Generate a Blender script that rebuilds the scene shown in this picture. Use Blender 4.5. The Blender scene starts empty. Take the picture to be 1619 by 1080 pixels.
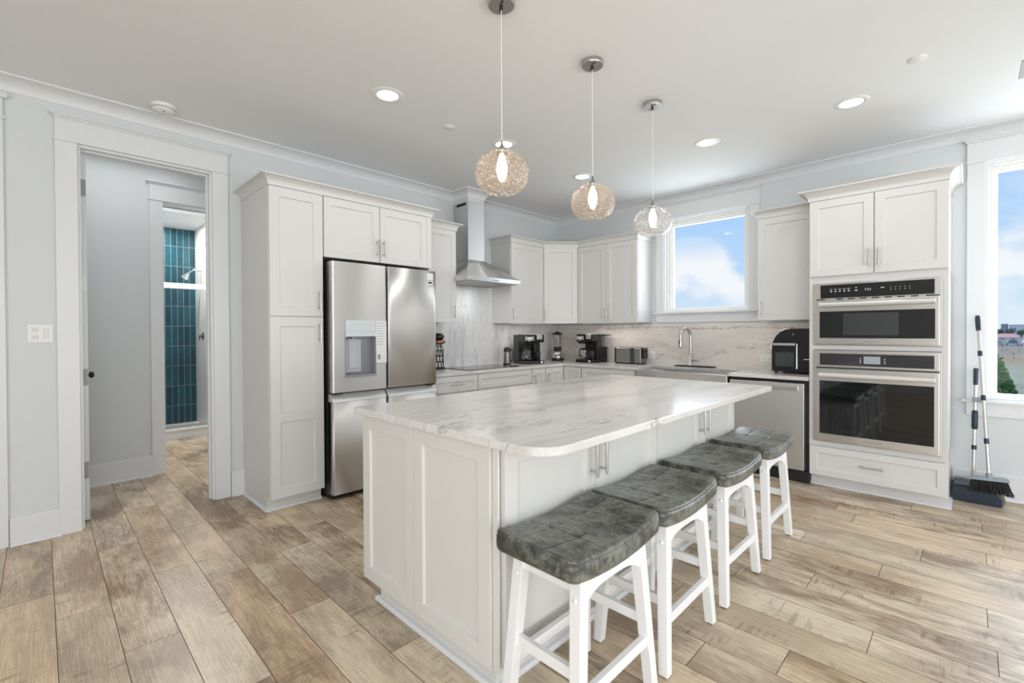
import bpy, bmesh, math, random
from mathutils import Vector, Matrix
random.seed(7)
PI = math.pi
SC = bpy.context.scene
COL = SC.collection

# ------------------------------------------------------------------ camera
YAW, PITCH, ROLL = .77818, -.00895, -.0048
fwd = Vector((-math.sin(YAW)*math.cos(PITCH), math.cos(YAW)*math.cos(PITCH), math.sin(PITCH)))
rgt = Vector((math.cos(YAW), math.sin(YAW), 0)); upv = rgt.cross(fwd)
r2 = rgt*math.cos(ROLL)+upv*math.sin(ROLL); u2 = -rgt*math.sin(ROLL)+upv*math.cos(ROLL)
cd = bpy.data.cameras.new('camera'); cam = bpy.data.objects.new('camera', cd); COL.objects.link(cam)
cd.sensor_width = 36; cd.sensor_fit = 'HORIZONTAL'; cd.lens = 735.13/1619*36
cd.shift_y = -9.83/1619; cd.clip_start = .05; cd.clip_end = 2000
m = Matrix((r2, u2, -fwd)).transposed().to_4x4(); m.translation = (0, 0, 1.33)
cam.matrix_world = m
SC.camera = cam
SC.view_settings.view_transform = 'Standard'; SC.view_settings.look = 'None'
SC.view_settings.exposure = 0.0; SC.view_settings.gamma = 1.0; SC.view_settings.use_curve_mapping = False
SC.cycles.max_bounces = 10; SC.cycles.diffuse_bounces = 5; SC.cycles.transparent_max_bounces = 16
SC.cycles.glossy_bounces = 4; SC.cycles.caustics_reflective = False; SC.cycles.caustics_refractive = False
SC.cycles.sample_clamp_indirect = 4.0

# ------------------------------------------------------------------ node helpers
def newmat(name):
    m = bpy.data.materials.new(name); m.use_nodes = True
    nt = m.node_tree; b = nt.nodes['Principled BSDF']
    return m, nt, b
def N(nt, t, **kw):
    n = nt.nodes.new(t)
    for k, v in kw.items():
        if k.startswith('i_'):
            n.inputs[k[2:].replace('_', ' ')].default_value = v
        else: setattr(n, k, v)
    return n
def L(nt, a, ao, b, bi): nt.links.new(a.outputs[ao], b.inputs[bi])
def srgb(r, g, b):
    f = lambda c: (c/255/12.92) if c <= 10 else ((c/255+.055)/1.055)**2.4
    return (f(r), f(g), f(b), 1)
def math_(nt, op, a=None, b=None, c=None, clamp=False):
    n = nt.nodes.new('ShaderNodeMath'); n.operation = op; n.use_clamp = clamp
    for i, v in enumerate((a, b, c)):
        if v is None: continue
        if isinstance(v, (int, float)): n.inputs[i].default_value = v
        else: nt.links.new(v, n.inputs[i])
    return n.outputs[0]
def ramp(nt, fac, stops):
    n = nt.nodes.new('ShaderNodeValToRGB'); cr = n.color_ramp
    while len(cr.elements) < len(stops): cr.elements.new(.5)
    for e, (p, c) in zip(cr.elements, stops): e.position = p; e.color = c
    nt.links.new(fac, n.inputs[0]); return n.outputs[0]
def mixc(nt, fac, a, b, blend='MIX'):
    n = nt.nodes.new('ShaderNodeMix'); n.data_type = 'RGBA'; n.blend_type = blend
    for s, v in ((0, fac), (6, a), (7, b)):
        if isinstance(v, (int, float)): n.inputs[s].default_value = v
        elif isinstance(v, (tuple, list)): n.inputs[s].default_value = v
        else: nt.links.new(v, n.inputs[s])
    return n.outputs[2]
def objco(nt, scale=(1, 1, 1), loc=(0, 0, 0), rot=(0, 0, 0), what='Object'):
    t = nt.nodes.new('ShaderNodeTexCoord'); mp = nt.nodes.new('ShaderNodeMapping')
    mp.inputs['Scale'].default_value = scale; mp.inputs['Location'].default_value = loc
    mp.inputs['Rotation'].default_value = rot
    nt.links.new(t.outputs[what], mp.inputs[0]); return mp.outputs[0]
def noise(nt, vec, scale=5, detail=3, rough=.5, dist=0, dim='3D'):
    n = nt.nodes.new('ShaderNodeTexNoise'); n.noise_dimensions = dim
    n.inputs['Scale'].default_value = scale; n.inputs['Detail'].default_value = detail
    n.inputs['Roughness'].default_value = rough; n.inputs['Distortion'].default_value = dist
    nt.links.new(vec, n.inputs['Vector']); return n.outputs[0]
def bump(nt, b, h, s=.2, d=.01):
    n = nt.nodes.new('ShaderNodeBump'); n.inputs['Strength'].default_value = s
    n.inputs['Distance'].default_value = d; nt.links.new(h, n.inputs['Height'])
    nt.links.new(n.outputs[0], b.inputs['Normal'])
def plain(name, col, rough=.5, metal=0, spec=.5, bumpy=0, bscale=60, coat=0, var=0.03):
    m, nt, b = newmat(name)
    co = objco(nt)
    n = noise(nt, co, bscale if bumpy else 9, 3)
    dark = tuple(c*(1-var) for c in col[:3])+(1,)
    nt.links.new(mixc(nt, n, dark, col), b.inputs['Base Color'])
    b.inputs['Roughness'].default_value = rough; b.inputs['Metallic'].default_value = metal
    b.inputs['Specular IOR Level'].default_value = spec
    b.inputs['Coat Weight'].default_value = coat; b.inputs['Coat Roughness'].default_value = .08
    if bumpy: bump(nt, b, n, bumpy, .002)
    return m

# ------------------------------------------------------------------ world: blue sky with fair weather clouds
w = bpy.data.worlds.new('sky'); SC.world = w; w.use_nodes = True; nt = w.node_tree
bg = nt.nodes['Background']
tc = nt.nodes.new('ShaderNodeTexCoord'); sp = nt.nodes.new('ShaderNodeSeparateXYZ'); L(nt, tc, 'Generated', sp, 0)
sky = ramp(nt, sp.outputs[2], [(0, srgb(226, 238, 250)), (.05, srgb(212, 231, 250)), (.12, srgb(193, 222, 253)), (.25, srgb(172, 210, 254)), (1, srgb(90, 150, 225))])
mp = nt.nodes.new('ShaderNodeMapping'); mp.inputs['Scale'].default_value = (1, 1, 1.7); mp.inputs['Location'].default_value = (.1, .3, .62)
L(nt, tc, 'Generated', mp, 0)
cn = noise(nt, mp.outputs[0], 7.0, 5, .45, .15)
bandz = ramp(nt, sp.outputs[2], [(0, (.3,)*3+(1,)), (.05, (.6,)*3+(1,)), (.08, (1,)*3+(1,)), (.13, (1,)*3+(1,)), (.17, (.3,)*3+(1,)), (.3, (.15,)*3+(1,))])
cm = ramp(nt, cn, [(.45, (0, 0, 0, 1)), (.56, (1, 1, 1, 1))])
cf = math_(nt, 'MULTIPLY', cm, bandz)
nt.links.new(mixc(nt, cf, sky, srgb(250, 251, 254)), bg.inputs[0]); bg.inputs[1].default_value = 1.0

# ------------------------------------------------------------------ area lamps for window daylight (also behind and beside the camera) + added ceiling fills
def area(name, loc, rot, sx, sy, power, col=(1, 1, 1)):
    l = bpy.data.lights.new(name, 'AREA'); l.shape = 'RECTANGLE'; l.size = sx; l.size_y = sy; l.energy = power; l.color = col
    o = bpy.data.objects.new(name, l); COL.objects.link(o); o.location = loc; o.rotation_euler = rot; return o
area('daylight_patio_door', (2.0, -3.5, 1.35), (PI/2, 0, 0), 3.8, 2.3, 122, (.98, .99, 1))             # faces +y
area('patio_ceiling_fill', (2.0, -3.5, .5), (PI/2+.75, 0, 0), 3.8, .8, 52, (.97, .985, 1))            # added fill lamp, tilted up to brighten the ceiling
area('daylight_patio_side', (4.35, 1.2, 1.45), (PI/2, 0, PI/2), 5.2, 2.2, 86, (1, .992, .98))           # faces -x
area('side_ceiling_fill', (4.35, 1.2, .6), (PI/2+.75, 0, PI/2), 5.2, .8, 66, (.96, .98, 1))  # second added fill, aimed up from the side opening at the ceiling
area('daylight_kitchen_window', (-2.14, 5.62, 2.1), (-PI/2-.3, 0, 0), .95, 1.1, 22, (.88, .94, 1))   # faces -y
area('daylight_side_window', (.64, 5.62, 1.7), (-PI/2-.25, 0, 0), 1.1, 1.9, 38, (.88, .94, 1))

sl = bpy.data.lights.new('sun', 'SUN'); sl.energy = 2.0; sl.angle = .01; sl.color = (1, .96, .9)
so = bpy.data.objects.new('sun', sl); COL.objects.link(so); so.rotation_euler = (0, -.62, 0); so.location = (-20, 30, 40)

# ------------------------------------------------------------------ materials
M = {}
M['wall'] = plain('wall_paint', srgb(215, 219, 221), .75, var=.01)
M['ceil'] = plain('ceiling_paint', srgb(233, 235, 236), .85, var=.01)
M['trim'] = plain('trim_paint', srgb(224, 226, 228), .4, var=.01)
M['cab'] = plain('cabinet_paint', srgb(214, 214, 213), .38, var=.012)
M['isl'] = plain('island_paint', srgb(217, 216, 212), .38, var=.012)
M['stoolw'] = plain('stool_white_paint', srgb(240, 240, 240), .35, var=.02)
M['nickel'] = plain('brushed_nickel', (.55, .54, .52, 1), .28, 1)
M['chrome'] = plain('chrome', (.8, .8, .8, 1), .08, 1)
M['black'] = plain('black_plastic', (.012, .012, .013, 1), .28)
M['blackm'] = plain('matt_black', (.01, .01, .01, 1), .6)
M['glassblk'] = plain('black_glass', (.006, .007, .008, 1), .04, spec=.6)
M['gap'] = plain('dark_gap', (.02, .02, .02, 1), .8)
M['white'] = plain('white_plastic', srgb(235, 235, 232), .4)
M['navy'] = plain('navy_plastic', srgb(24, 40, 58), .35)
M['grey'] = plain('grey_plastic', srgb(140, 150, 158), .4)
M['label'] = plain('pale_label', srgb(225, 225, 225), .5)
M['mark'] = plain('white_marking', srgb(225, 225, 225), .5)
M['tilew'] = plain('white_tile', srgb(228, 226, 222), .25)
M['rubber'] = plain('rubber', (.03, .02, .015, 1), .7)
M['handle'] = plain('satin_handle', srgb(225, 225, 224), .3, .35)
M['satin'] = plain('satin_nickel_plate', srgb(160, 160, 160), .5, .3)
M['copper'] = plain('copper_metal', (.35, .17, .11, 1), .3, 1)
def steel(name, axis='z', col=(.63, .62, .60, 1), rough=.26):
    m, nt, b = newmat(name)
    s = {'z': (90, 90, 1.2), 'y': (90, 1.2, 90), 'x': (1.2, 90, 90)}[axis]
    n = noise(nt, objco(nt, s), 6, 4, .6)
    nt.links.new(mixc(nt, n, tuple(c*.9 for c in col[:3])+(1,), col), b.inputs['Base Color'])
    b.inputs['Metallic'].default_value = 1; b.inputs['Anisotropic'].default_value = .9; b.inputs['Anisotropic Rotation'].default_value = .25
    tg = nt.nodes.new('ShaderNodeTangent'); tg.direction_type = 'RADIAL'; tg.axis = 'Z'; nt.links.new(tg.outputs[0], b.inputs['Tangent'])
    nt.links.new(math_(nt, 'MULTIPLY_ADD', n, .12, rough-.06), b.inputs['Roughness'])
    bump(nt, b, n, .05, .001); return m
M['steel'] = steel('stainless_steel', 'y', (.76, .76, .76, 1), .42)
M['steelx'] = steel('stainless_steel_wide', 'x', (.72, .71, .70, 1), .3)
M['steeld'] = steel('stainless_steel_dark', 'z', (.3, .3, .29, 1), .32)

def marble(name, streak=(1, 1, 1), tint=srgb(214, 211, 207), vein=srgb(120, 124, 132), line=None, vs=1.0):
    m, nt, b = newmat(name)
    co = objco(nt, streak)
    warp = noise(nt, co, 1.6, 4, .6)
    # add warp
    va = nt.nodes.new('ShaderNodeVectorMath'); va.operation = 'ADD'
    cmb = nt.nodes.new('ShaderNodeCombineXYZ')
    for i in range(3): nt.links.new(math_(nt, 'MULTIPLY', warp, .55), cmb.inputs[i])
    nt.links.new(co, va.inputs[0]); nt.links.new(cmb.outputs[0], va.inputs[1])
    broad = noise(nt, va.outputs[0], 2.6, 6, .62)
    c = ramp(nt, broad, [(.28, tuple(x*.74 for x in tint[:3])+(1,)), (.48, tint), (.75, tuple(min(1, x*1.08) for x in tint[:3])+(1,))])
    v = noise(nt, va.outputs[0], 2.2*vs, 8, .62, .3)
    va1 = math_(nt, 'ABSOLUTE', math_(nt, 'SUBTRACT', v, .5))
    vm = ramp(nt, va1, [(0, (.8,)*3+(1,)), (.004, (.45,)*3+(1,)), (.015, (0, 0, 0, 1))])
    mask = ramp(nt, noise(nt, co, 1.1, 3), [(.45, (0, 0, 0, 1)), (.62, (1, 1, 1, 1))])
    c = mixc(nt, math_(nt, 'MULTIPLY', vm, mask), c, vein)
    v2 = noise(nt, va.outputs[0], 5.5*vs, 5, .55)
    vm2 = ramp(nt, math_(nt, 'ABSOLUTE', math_(nt, 'SUBTRACT', v2, .52)), [(0, (.35,)*3+(1,)), (.018, (0, 0, 0, 1))])
    c = mixc(nt, vm2, c, tuple(x*.72 for x in tint[:3])+(1,))
    if line:
        axis, a0, amp, wid, fr = line       # ragged dark vein: one coordinate follows a noise of the other
        t = nt.nodes.new('ShaderNodeTexCoord'); s = nt.nodes.new('ShaderNodeSeparateXYZ'); nt.links.new(t.outputs['Object'], s.inputs[0])
        along, across = (s.outputs[0], s.outputs[2]) if axis == 'x' else (s.outputs[2], s.outputs[1])
        cb = nt.nodes.new('ShaderNodeCombineXYZ'); nt.links.new(along, cb.inputs[0])
        cb2 = nt.nodes.new('ShaderNodeCombineXYZ'); nt.links.new(along, cb2.inputs[0]); nt.links.new(across, cb2.inputs[1])
        n1 = noise(nt, cb.outputs[0], fr, 2); n2 = noise(nt, cb2.outputs[0], 26, 4, .7)
        pos = math_(nt, 'ADD', math_(nt, 'MULTIPLY_ADD', n1, amp, a0-amp/2), math_(nt, 'MULTIPLY_ADD', n2, .10, -.05))
        dd = math_(nt, 'ABSOLUTE', math_(nt, 'SUBTRACT', across, pos))
        lm = math_(nt, 'SUBTRACT', 1.0, math_(nt, 'DIVIDE', dd, wid), clamp=True)
        n3 = ramp(nt, noise(nt, cb2.outputs[0], 9, 3), [(.38, (.15,)*3+(1,)), (.6, (1,)*3+(1,))])
        c = mixc(nt, math_(nt, 'MULTIPLY', lm, n3), c, srgb(105, 106, 112))
    nt.links.new(c, b.inputs['Base Color'])
    b.inputs['Roughness'].default_value = .17; b.inputs['Specular IOR Level'].default_value = .5
    return m
M['marble_isl'] = marble('island_quartzite', (2.1, .42, 1.2), srgb(219, 217, 214), vein=srgb(105, 112, 122))
M['marble_top'] = marble('counter_quartzite', (1.2, 1.2, 1.2), srgb(216, 214, 212))
M['splash_l'] = marble('backsplash_quartzite_upright', (1, 1.6, .35), srgb(214, 215, 217), line=('z', .71, .12, .006, 1.6))
M['splash_b'] = marble('backsplash_quartzite_level', (.5, 1, 2.0), srgb(220, 214, 208), line=('x', .435, .10, .008, 1.1))

# wood floor: the planks carry a random tone
m, nt, b = newmat('floor_planks'); M['floor'] = m
at = N(nt, 'ShaderNodeAttribute', attribute_name='tone'); sepa = nt.nodes.new('ShaderNodeSeparateColor'); L(nt, at, 'Color', sepa, 0)
co = objco(nt, (1, 1, 1))
off = nt.nodes.new('ShaderNodeVectorMath'); off.operation = 'MULTIPLY_ADD'
L(nt, at, 'Color', off, 0); off.inputs[1].default_value = (37, 19, 5); nt.links.new(co, off.inputs[2])
def vscale(v, s):
    n = nt.nodes.new('ShaderNodeVectorMath'); n.operation = 'MULTIPLY'; nt.links.new(v, n.inputs[0]); n.inputs[1].default_value = s; return n.outputs[0]
pv = off.outputs[0]
patch = noise(nt, vscale(pv, (1.5, 3.2, 1)), 1.35, 4, .6, .3)
grain = noise(nt, vscale(pv, (2.4, 64, 1)), 2.2, 6, .68, .35)
rings = N(nt, 'ShaderNodeTexWave', wave_type='BANDS', bands_direction='Y'); rings.inputs['Scale'].default_value = 5.5
rings.inputs['Distortion'].default_value = 8; rings.inputs['Detail'].default_value = 4; rings.inputs['Detail Scale'].default_value = 1.6
nt.links.new(vscale(pv, (1.1, 6.5, 1)), rings.inputs['Vector'])
base = ramp(nt, sepa.outputs[0], [(0, srgb(214, 196, 168)), (.35, srgb(232, 217, 192)), (.65, srgb(224, 198, 164)), (1, srgb(236, 223, 202))])
darkc = ramp(nt, sepa.outputs[1], [(0, srgb(130, 108, 86)), (.5, srgb(156, 127, 98)), (1, srgb(138, 122, 106))])
streak = noise(nt, vscale(pv, (3.5, 22, 1)), 1.7, 5, .7, 1.2)
pm = ramp(nt, math_(nt, 'MULTIPLY_ADD', streak, .34, math_(nt, 'MULTIPLY', patch, .72)), [(.45, (0, 0, 0, 1)), (.62, (1, 1, 1, 1))])
amt = math_(nt, 'MULTIPLY', pm, math_(nt, 'MULTIPLY_ADD', sepa.outputs[2], .65, .35))
c = mixc(nt, amt, base, darkc)
saw = noise(nt, vscale(pv, (26, 2.5, 1)), 2.0, 3, .5, .4)      # cross-cut saw marks in patches
sm_ = math_(nt, 'MULTIPLY', ramp(nt, saw, [(.52, (0, 0, 0, 1)), (.66, (1, 1, 1, 1))]), ramp(nt, noise(nt, vscale(pv, (1.3, 3, 1)), 2.3, 2), [(.52, (0, 0, 0, 1)), (.64, (.5,)*3+(1,))]))
c = mixc(nt, sm_, c, srgb(122, 100, 78))
gm = ramp(nt, grain, [(.33, (.62, .60, .58, 1)), (.60, (1.07,)*3+(1,))])
c = mixc(nt, .6, c, gm, 'MULTIPLY')
rm = ramp(nt, rings.outputs[0], [(0, (.70, .68, .66, 1)), (.3, (1,)*3+(1,)), (.85, (1,)*3+(1,)), (1, (1.12, 1.12, 1.11, 1))])
c = mixc(nt, .5, c, rm, 'MULTIPLY')
nt.links.new(c, b.inputs['Base Color'])
nt.links.new(math_(nt, 'MULTIPLY_ADD', grain, .2, .26), b.inputs['Roughness']); bump(nt, b, grain, .12, .002)

# leather
m, nt, b = newmat('grey_leather'); M['leather'] = m
co = objco(nt); n1 = noise(nt, co, 9, 5, .7, .6); n2 = noise(nt, co, 45, 4, .7)
c = ramp(nt, math_(nt, 'MULTIPLY_ADD', n2, .35, math_(nt, 'MULTIPLY', n1, .7)), [(.40, srgb(46, 47, 44)), (.5, srgb(78, 80, 75)), (.60, srgb(122, 124, 116))])
nt.links.new(c, b.inputs['Base Color']); b.inputs['Roughness'].default_value = .32
bump(nt, b, n2, .06, .001)

# window glass: clear, faint mirror
def glassmat(name, tint=(1, 1, 1, 1), refl=.06, rough=0.0, speck=None):
    m = bpy.data.materials.new(name); m.use_nodes = True; nt = m.node_tree; nt.nodes.clear()
    out = nt.nodes.new('ShaderNodeOutputMaterial'); tr = nt.nodes.new('ShaderNodeBsdfTransparent'); gl = nt.nodes.new('ShaderNodeBsdfGlossy')
    tr.inputs[0].default_value = tint; gl.inputs['Roughness'].default_value = rough
    mx = nt.nodes.new('ShaderNodeMixShader'); lw = nt.nodes.new('ShaderNodeLayerWeight'); lw.inputs[0].default_value = .25
    f = math_(nt, 'MULTIPLY_ADD', lw.outputs['Facing'], refl*5, refl, clamp=True)
    if speck:
        co = objco(nt); v = nt.nodes.new('ShaderNodeTexVoronoi'); v.inputs['Scale'].default_value = speck[0]; nt.links.new(co, v.inputs['Vector'])
        h = math_(nt, 'SUBTRACT', 1.0, math_(nt, 'MULTIPLY', v.outputs['Distance'], 1.7), clamp=True)
        nn = noise(nt, co, speck[0]*.45, 3, .6, .8)
        bp = nt.nodes.new('ShaderNodeBump'); bp.inputs['Strength'].default_value = speck[1]; bp.inputs['Distance'].default_value = .01
        nt.links.new(math_(nt, 'ADD', h, nn), bp.inputs['Height']); nt.links.new(bp.outputs[0], gl.inputs['Normal'])
        tl = nt.nodes.new('ShaderNodeBsdfTranslucent'); tl.inputs[0].default_value = speck[2]; nt.links.new(bp.outputs[0], tl.inputs['Normal'])
        df = nt.nodes.new('ShaderNodeBsdfDiffuse'); df.inputs[0].default_value = (.9, .9, .9, 1)
        m2 = nt.nodes.new('ShaderNodeMixShader'); m3 = nt.nodes.new('ShaderNodeMixShader'); m3.inputs[0].default_value = .35
        nt.links.new(tl.outputs[0], m3.inputs[1]); nt.links.new(df.outputs[0], m3.inputs[2])
        sf = ramp(nt, math_(nt, 'ADD', math_(nt, 'MULTIPLY', h, .5), math_(nt, 'MULTIPLY', nn, .6)), [(.46, (speck[3]*.12,)*3+(1,)), (.56, (speck[3]*.5,)*3+(1,)), (.64, (min(1, speck[3]*2.2),)*3+(1,))])
        nt.links.new(sf, m2.inputs[0]); nt.links.new(tr.outputs[0], m2.inputs[1]); nt.links.new(m3.outputs[0], m2.inputs[2])
        nt.links.new(m2.outputs[0], mx.inputs[1])
    else: nt.links.new(tr.outputs[0], mx.inputs[1])
    nt.links.new(gl.outputs[0], mx.inputs[2]); nt.links.new(f, mx.inputs[0]); nt.links.new(mx.outputs[0], out.inputs[0])
    return m
M['pane'] = glassmat('window_glass', (.97, .985, .99, 1), .003)
M['clear'] = glassmat('clear_glass', (.93, .94, .94, 1), .1)
M['amber'] = glassmat('seeded_amber_glass', (.96, .88, .80, 1), .08, .05, (95, .6, (1, .80, .62, 1), .30))
M['ripple'] = glassmat('rippled_clear_glass', (.95, .95, .95, 1), .12, .02, (60, 1.0, (.95, .93, .92, 1), .26))
def emis(name, col, s):
    m = bpy.data.materials.new(name); m.use_nodes = True; nt = m.node_tree; nt.nodes.clear()
    e = nt.nodes.new('ShaderNodeEmission'); o = nt.nodes.new('ShaderNodeOutputMaterial')
    e.inputs[0].default_value = col; e.inputs[1].default_value = s; nt.links.new(e.outputs[0], o.inputs[0]); return m
M['led'] = emis('downlight_glow', (1, .97, .93, 1), 6)
M['bulb'] = emis('warm_filament_glow', (1, .80, .58, 1), 9)
M['lcd'] = emis('lit_display', (.75, .85, .9, 1), .45)
# teal tile, stacked upright
m, nt, b = newmat('teal_tile'); M['teal'] = m
t = nt.nodes.new('ShaderNodeTexCoord'); s = nt.nodes.new('ShaderNodeSeparateXYZ'); L(nt, t, 'Object', s, 0)
cb = nt.nodes.new('ShaderNodeCombineXYZ'); nt.links.new(s.outputs[1], cb.inputs[0]); nt.links.new(s.outputs[2], cb.inputs[1])
br = nt.nodes.new('ShaderNodeTexBrick'); br.offset = 0; br.inputs['Scale'].default_value = 1; nt.links.new(cb.outputs[0], br.inputs['Vector'])
br.inputs['Brick Width'].default_value = .073; br.inputs['Row Height'].default_value = .285; br.inputs['Mortar Size'].default_value = .0028
br.inputs['Color1'].default_value = srgb(12, 56, 70); br.inputs['Color2'].default_value = srgb(26, 78, 92); br.inputs['Mortar'].default_value = srgb(130, 142, 145)
nn = noise(nt, objco(nt, (1, 1, 1)), 14, 4)
nt.links.new(mixc(nt, .5, br.outputs[0], ramp(nt, nn, [(.3, (.6, .62, .65, 1)), (.7, (1.1, 1.1, 1.1, 1))]), 'MULTIPLY'), b.inputs['Base Color'])
b.inputs['Roughness'].default_value = .2; bump(nt, b, nn, .15, .01)

# ------------------------------------------------------------------ mesh builder
OFF = {}
class MB:
    def __init__(s): s.v = []; s.f = []; s.sm = []; s.M = Matrix.Identity(4)
    def add(s, vs, fs, smooth=False):
        b0 = len(s.v); s.v += [s.M @ Vector(v) for v in vs]
        for f in fs: s.f.append([b0+i for i in f]); s.sm.append(smooth)
    def box(s, x0, x1, y0, y1, z0, z1):
        s.add([(x0, y0, z0), (x1, y0, z0), (x1, y1, z0), (x0, y1, z0), (x0, y0, z1), (x1, y0, z1), (x1, y1, z1), (x0, y1, z1)],
              [(0, 3, 2, 1), (4, 5, 6, 7), (0, 1, 5, 4), (1, 2, 6, 5), (2, 3, 7, 6), (3, 0, 4, 7)]); return s
    def hexa(s, bot, top):
        s.add(list(bot)+list(top), [(0, 3, 2, 1), (4, 5, 6, 7), (0, 1, 5, 4), (1, 2, 6, 5), (2, 3, 7, 6), (3, 0, 4, 7)]); return s
    def tube(s, pts, r, n=12, caps=True):
        pts = [Vector(p) for p in pts]; rs = r if isinstance(r, (list, tuple)) else [r]*len(pts)
        rings = []; prev = None
        for i, p in enumerate(pts):
            d = (pts[min(i+1, len(pts)-1)]-pts[max(i-1, 0)]).normalized()
            a = Vector((0, 0, 1)) if abs(d.z) < .9 else Vector((1, 0, 0))
            if prev is None: u = d.cross(a).normalized()
            else: u = (prev-d*prev.dot(d)).normalized()
            prev = u; v = d.cross(u)
            rings.append([p+(u*math.cos(2*PI*k/n)+v*math.sin(2*PI*k/n))*rs[i] for k in range(n)])
        vs = [q for ring in rings for q in ring]; fs = []
        for i in range(len(pts)-1):
            for k in range(n): fs.append((i*n+k, i*n+(k+1) % n, (i+1)*n+(k+1) % n, (i+1)*n+k))
        s.add(vs, fs, True)
        if caps:
            s.add(rings[0], [tuple(range(n))[::-1]]); s.add(rings[-1], [tuple(range(n))])
        return s
    def cyl(s, c, r, h, n=24, r2=None):
        c = Vector(c); return s.tube([c, c+Vector((0, 0, h))], [r, r if r2 is None else r2], n)
    def lathe(s, c, prof, n=32, smooth=True, sx=1, sy=1):
        vs = []; fs = []
        for (r, z) in prof:
            for k in range(n): a = 2*PI*k/n; vs.append((c[0]+r*math.cos(a)*sx, c[1]+r*math.sin(a)*sy, c[2]+z))
        for i in range(len(prof)-1):
            for k in range(n): fs.append((i*n+k, i*n+(k+1) % n, (i+1)*n+(k+1) % n, (i+1)*n+k))
        s.add(vs, fs, smooth); return s
    def prism(s, poly, z0, z1):
        n = len(poly); s.add([(x, y, z0) for x, y in poly]+[(x, y, z1) for x, y in poly],
              [tuple(range(n))[::-1], tuple(range(n, 2*n))]+[(i, (i+1) % n, n+(i+1) % n, n+i) for i in range(n)]); return s
    def prism_ax(s, poly, fr, n0, n1):    # polygon in (u,z) of a frame, extruded along its normal
        n = len(poly); s.add([fr(u, z, n0) for u, z in poly]+[fr(u, z, n1) for u, z in poly],
              [tuple(range(n))[::-1], tuple(range(n, 2*n))]+[(i, (i+1) % n, n+(i+1) % n, n+i) for i in range(n)]); return s
    def fbox(s, fr, u0, u1, z0, z1, n0, n1):
        P = [fr(u, z, n) for n in (n0, n1) for (u, z) in ((u0, z0), (u1, z0), (u1, z1), (u0, z1))]
        s.add(P, [(0, 3, 2, 1), (4, 5, 6, 7), (0, 1, 5, 4), (1, 2, 6, 5), (2, 3, 7, 6), (3, 0, 4, 7)]); return s
    def shaker(s, fr, u0, u1, z0, z1, n0=0, t=.02, st=.062, rec=.009):
        i0, i1, j0, j1 = u0+st, u1-st, z0+st, z1-st; n1 = n0+t; nr = n1-rec; e = .004
        P = [fr(*q) for q in ((u0, z0, n0), (u1, z0, n0), (u1, z1, n0), (u0, z1, n0), (u0, z0, n1), (u1, z0, n1), (u1, z1, n1), (u0, z1, n1),
             (i0, j0, n1), (i1, j0, n1), (i1, j1, n1), (i0, j1, n1), (i0+e, j0+e, nr), (i1-e, j0+e, nr), (i1-e, j1-e, nr), (i0+e, j1-e, nr))]
        fs = [(0, 3, 2, 1), (0, 1, 5, 4), (1, 2, 6, 5), (2, 3, 7, 6), (3, 0, 4, 7), (12, 13, 14, 15)]
        for k in range(4): fs += [(4+k, 4+(k+1) % 4, 8+(k+1) % 4, 8+k), (8+k, 8+(k+1) % 4, 12+(k+1) % 4, 12+k)]
        s.add(P, fs); return s
    def sweep(s, path, z, prof, side=1, closed=False):   # prof: list of (out, up); side +1 = left of travel
        pts = [Vector((p[0], p[1])) for p in path]; n = len(pts); rings = []
        for i in range(n):
            d1 = (pts[i]-pts[i-1]).normalized() if (i > 0 or closed) else None
            d2 = (pts[(i+1) % n]-pts[i]).normalized() if (i < n-1 or closed) else None
            if d1 is None: d1 = d2
            if d2 is None: d2 = d1
            n1 = Vector((-d1.y, d1.x))*side; n2 = Vector((-d2.y, d2.x))*side
            bs = (n1+n2); bs = bs/ (bs.length**2/2) if bs.length > 1e-6 else n1
            rings.append([(pts[i].x+bs.x*o, pts[i].y+bs.y*o, z+u) for o, u in prof])
        k = len(prof); vs = [q for r in rings for q in r]; fs = []
        for i in range(n-1 if not closed else n):
            j = (i+1) % n
            for q in range(k): fs.append((i*k+q, i*k+(q+1) % k, j*k+(q+1) % k, j*k+q))
        s.add(vs, fs)
        if not closed: s.add(rings[0], [tuple(range(k))]); s.add(rings[-1], [tuple(range(k))[::-1]])
        return s
def obj(name, mb, mat, parent=None, base=None, bevel=0, seg=2, angle=35):
    off = OFF.get(parent.name) if parent else Vector(base if base else (0, 0, 0))
    me = bpy.data.meshes.new(name); me.from_pydata([v-off for v in mb.v], [], mb.f)
    me.polygons.foreach_set('use_smooth', mb.sm)
    bm = bmesh.new(); bm.from_mesh(me); bmesh.ops.recalc_face_normals(bm, faces=bm.faces); bm.to_mesh(me); bm.free()
    me.materials.append(M[mat] if isinstance(mat, str) else mat)
    o = bpy.data.objects.new(name, me); COL.objects.link(o)
    if parent: o.parent = parent
    else: o.location = off
    OFF[o.name] = off
    if bevel:
        md = o.modifiers.new('bevel', 'BEVEL'); md.width = bevel; md.segments = seg; md.limit_method = 'ANGLE'; md.angle_limit = math.radians(angle)
        md.harden_normals = False
    return o
def tag(o, label, cat, group=None):
    o['label'] = label; o['category'] = cat
    if group: o['group'] = group
    return o
def thing(name, label, cat, loc=(0, 0, 0), group=None):
    o = bpy.data.objects.new(name, None); COL.objects.link(o); o.location = loc; o.empty_display_size = .1
    OFF[o.name] = Vector(loc); return tag(o, label, cat, group)
def struct(name, mb, mat, parent=None, bevel=0, **k):
    o = obj(name, mb, mat, parent, bevel=bevel, **k)
    if not parent: o['kind'] = 'structure'
    return o
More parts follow.
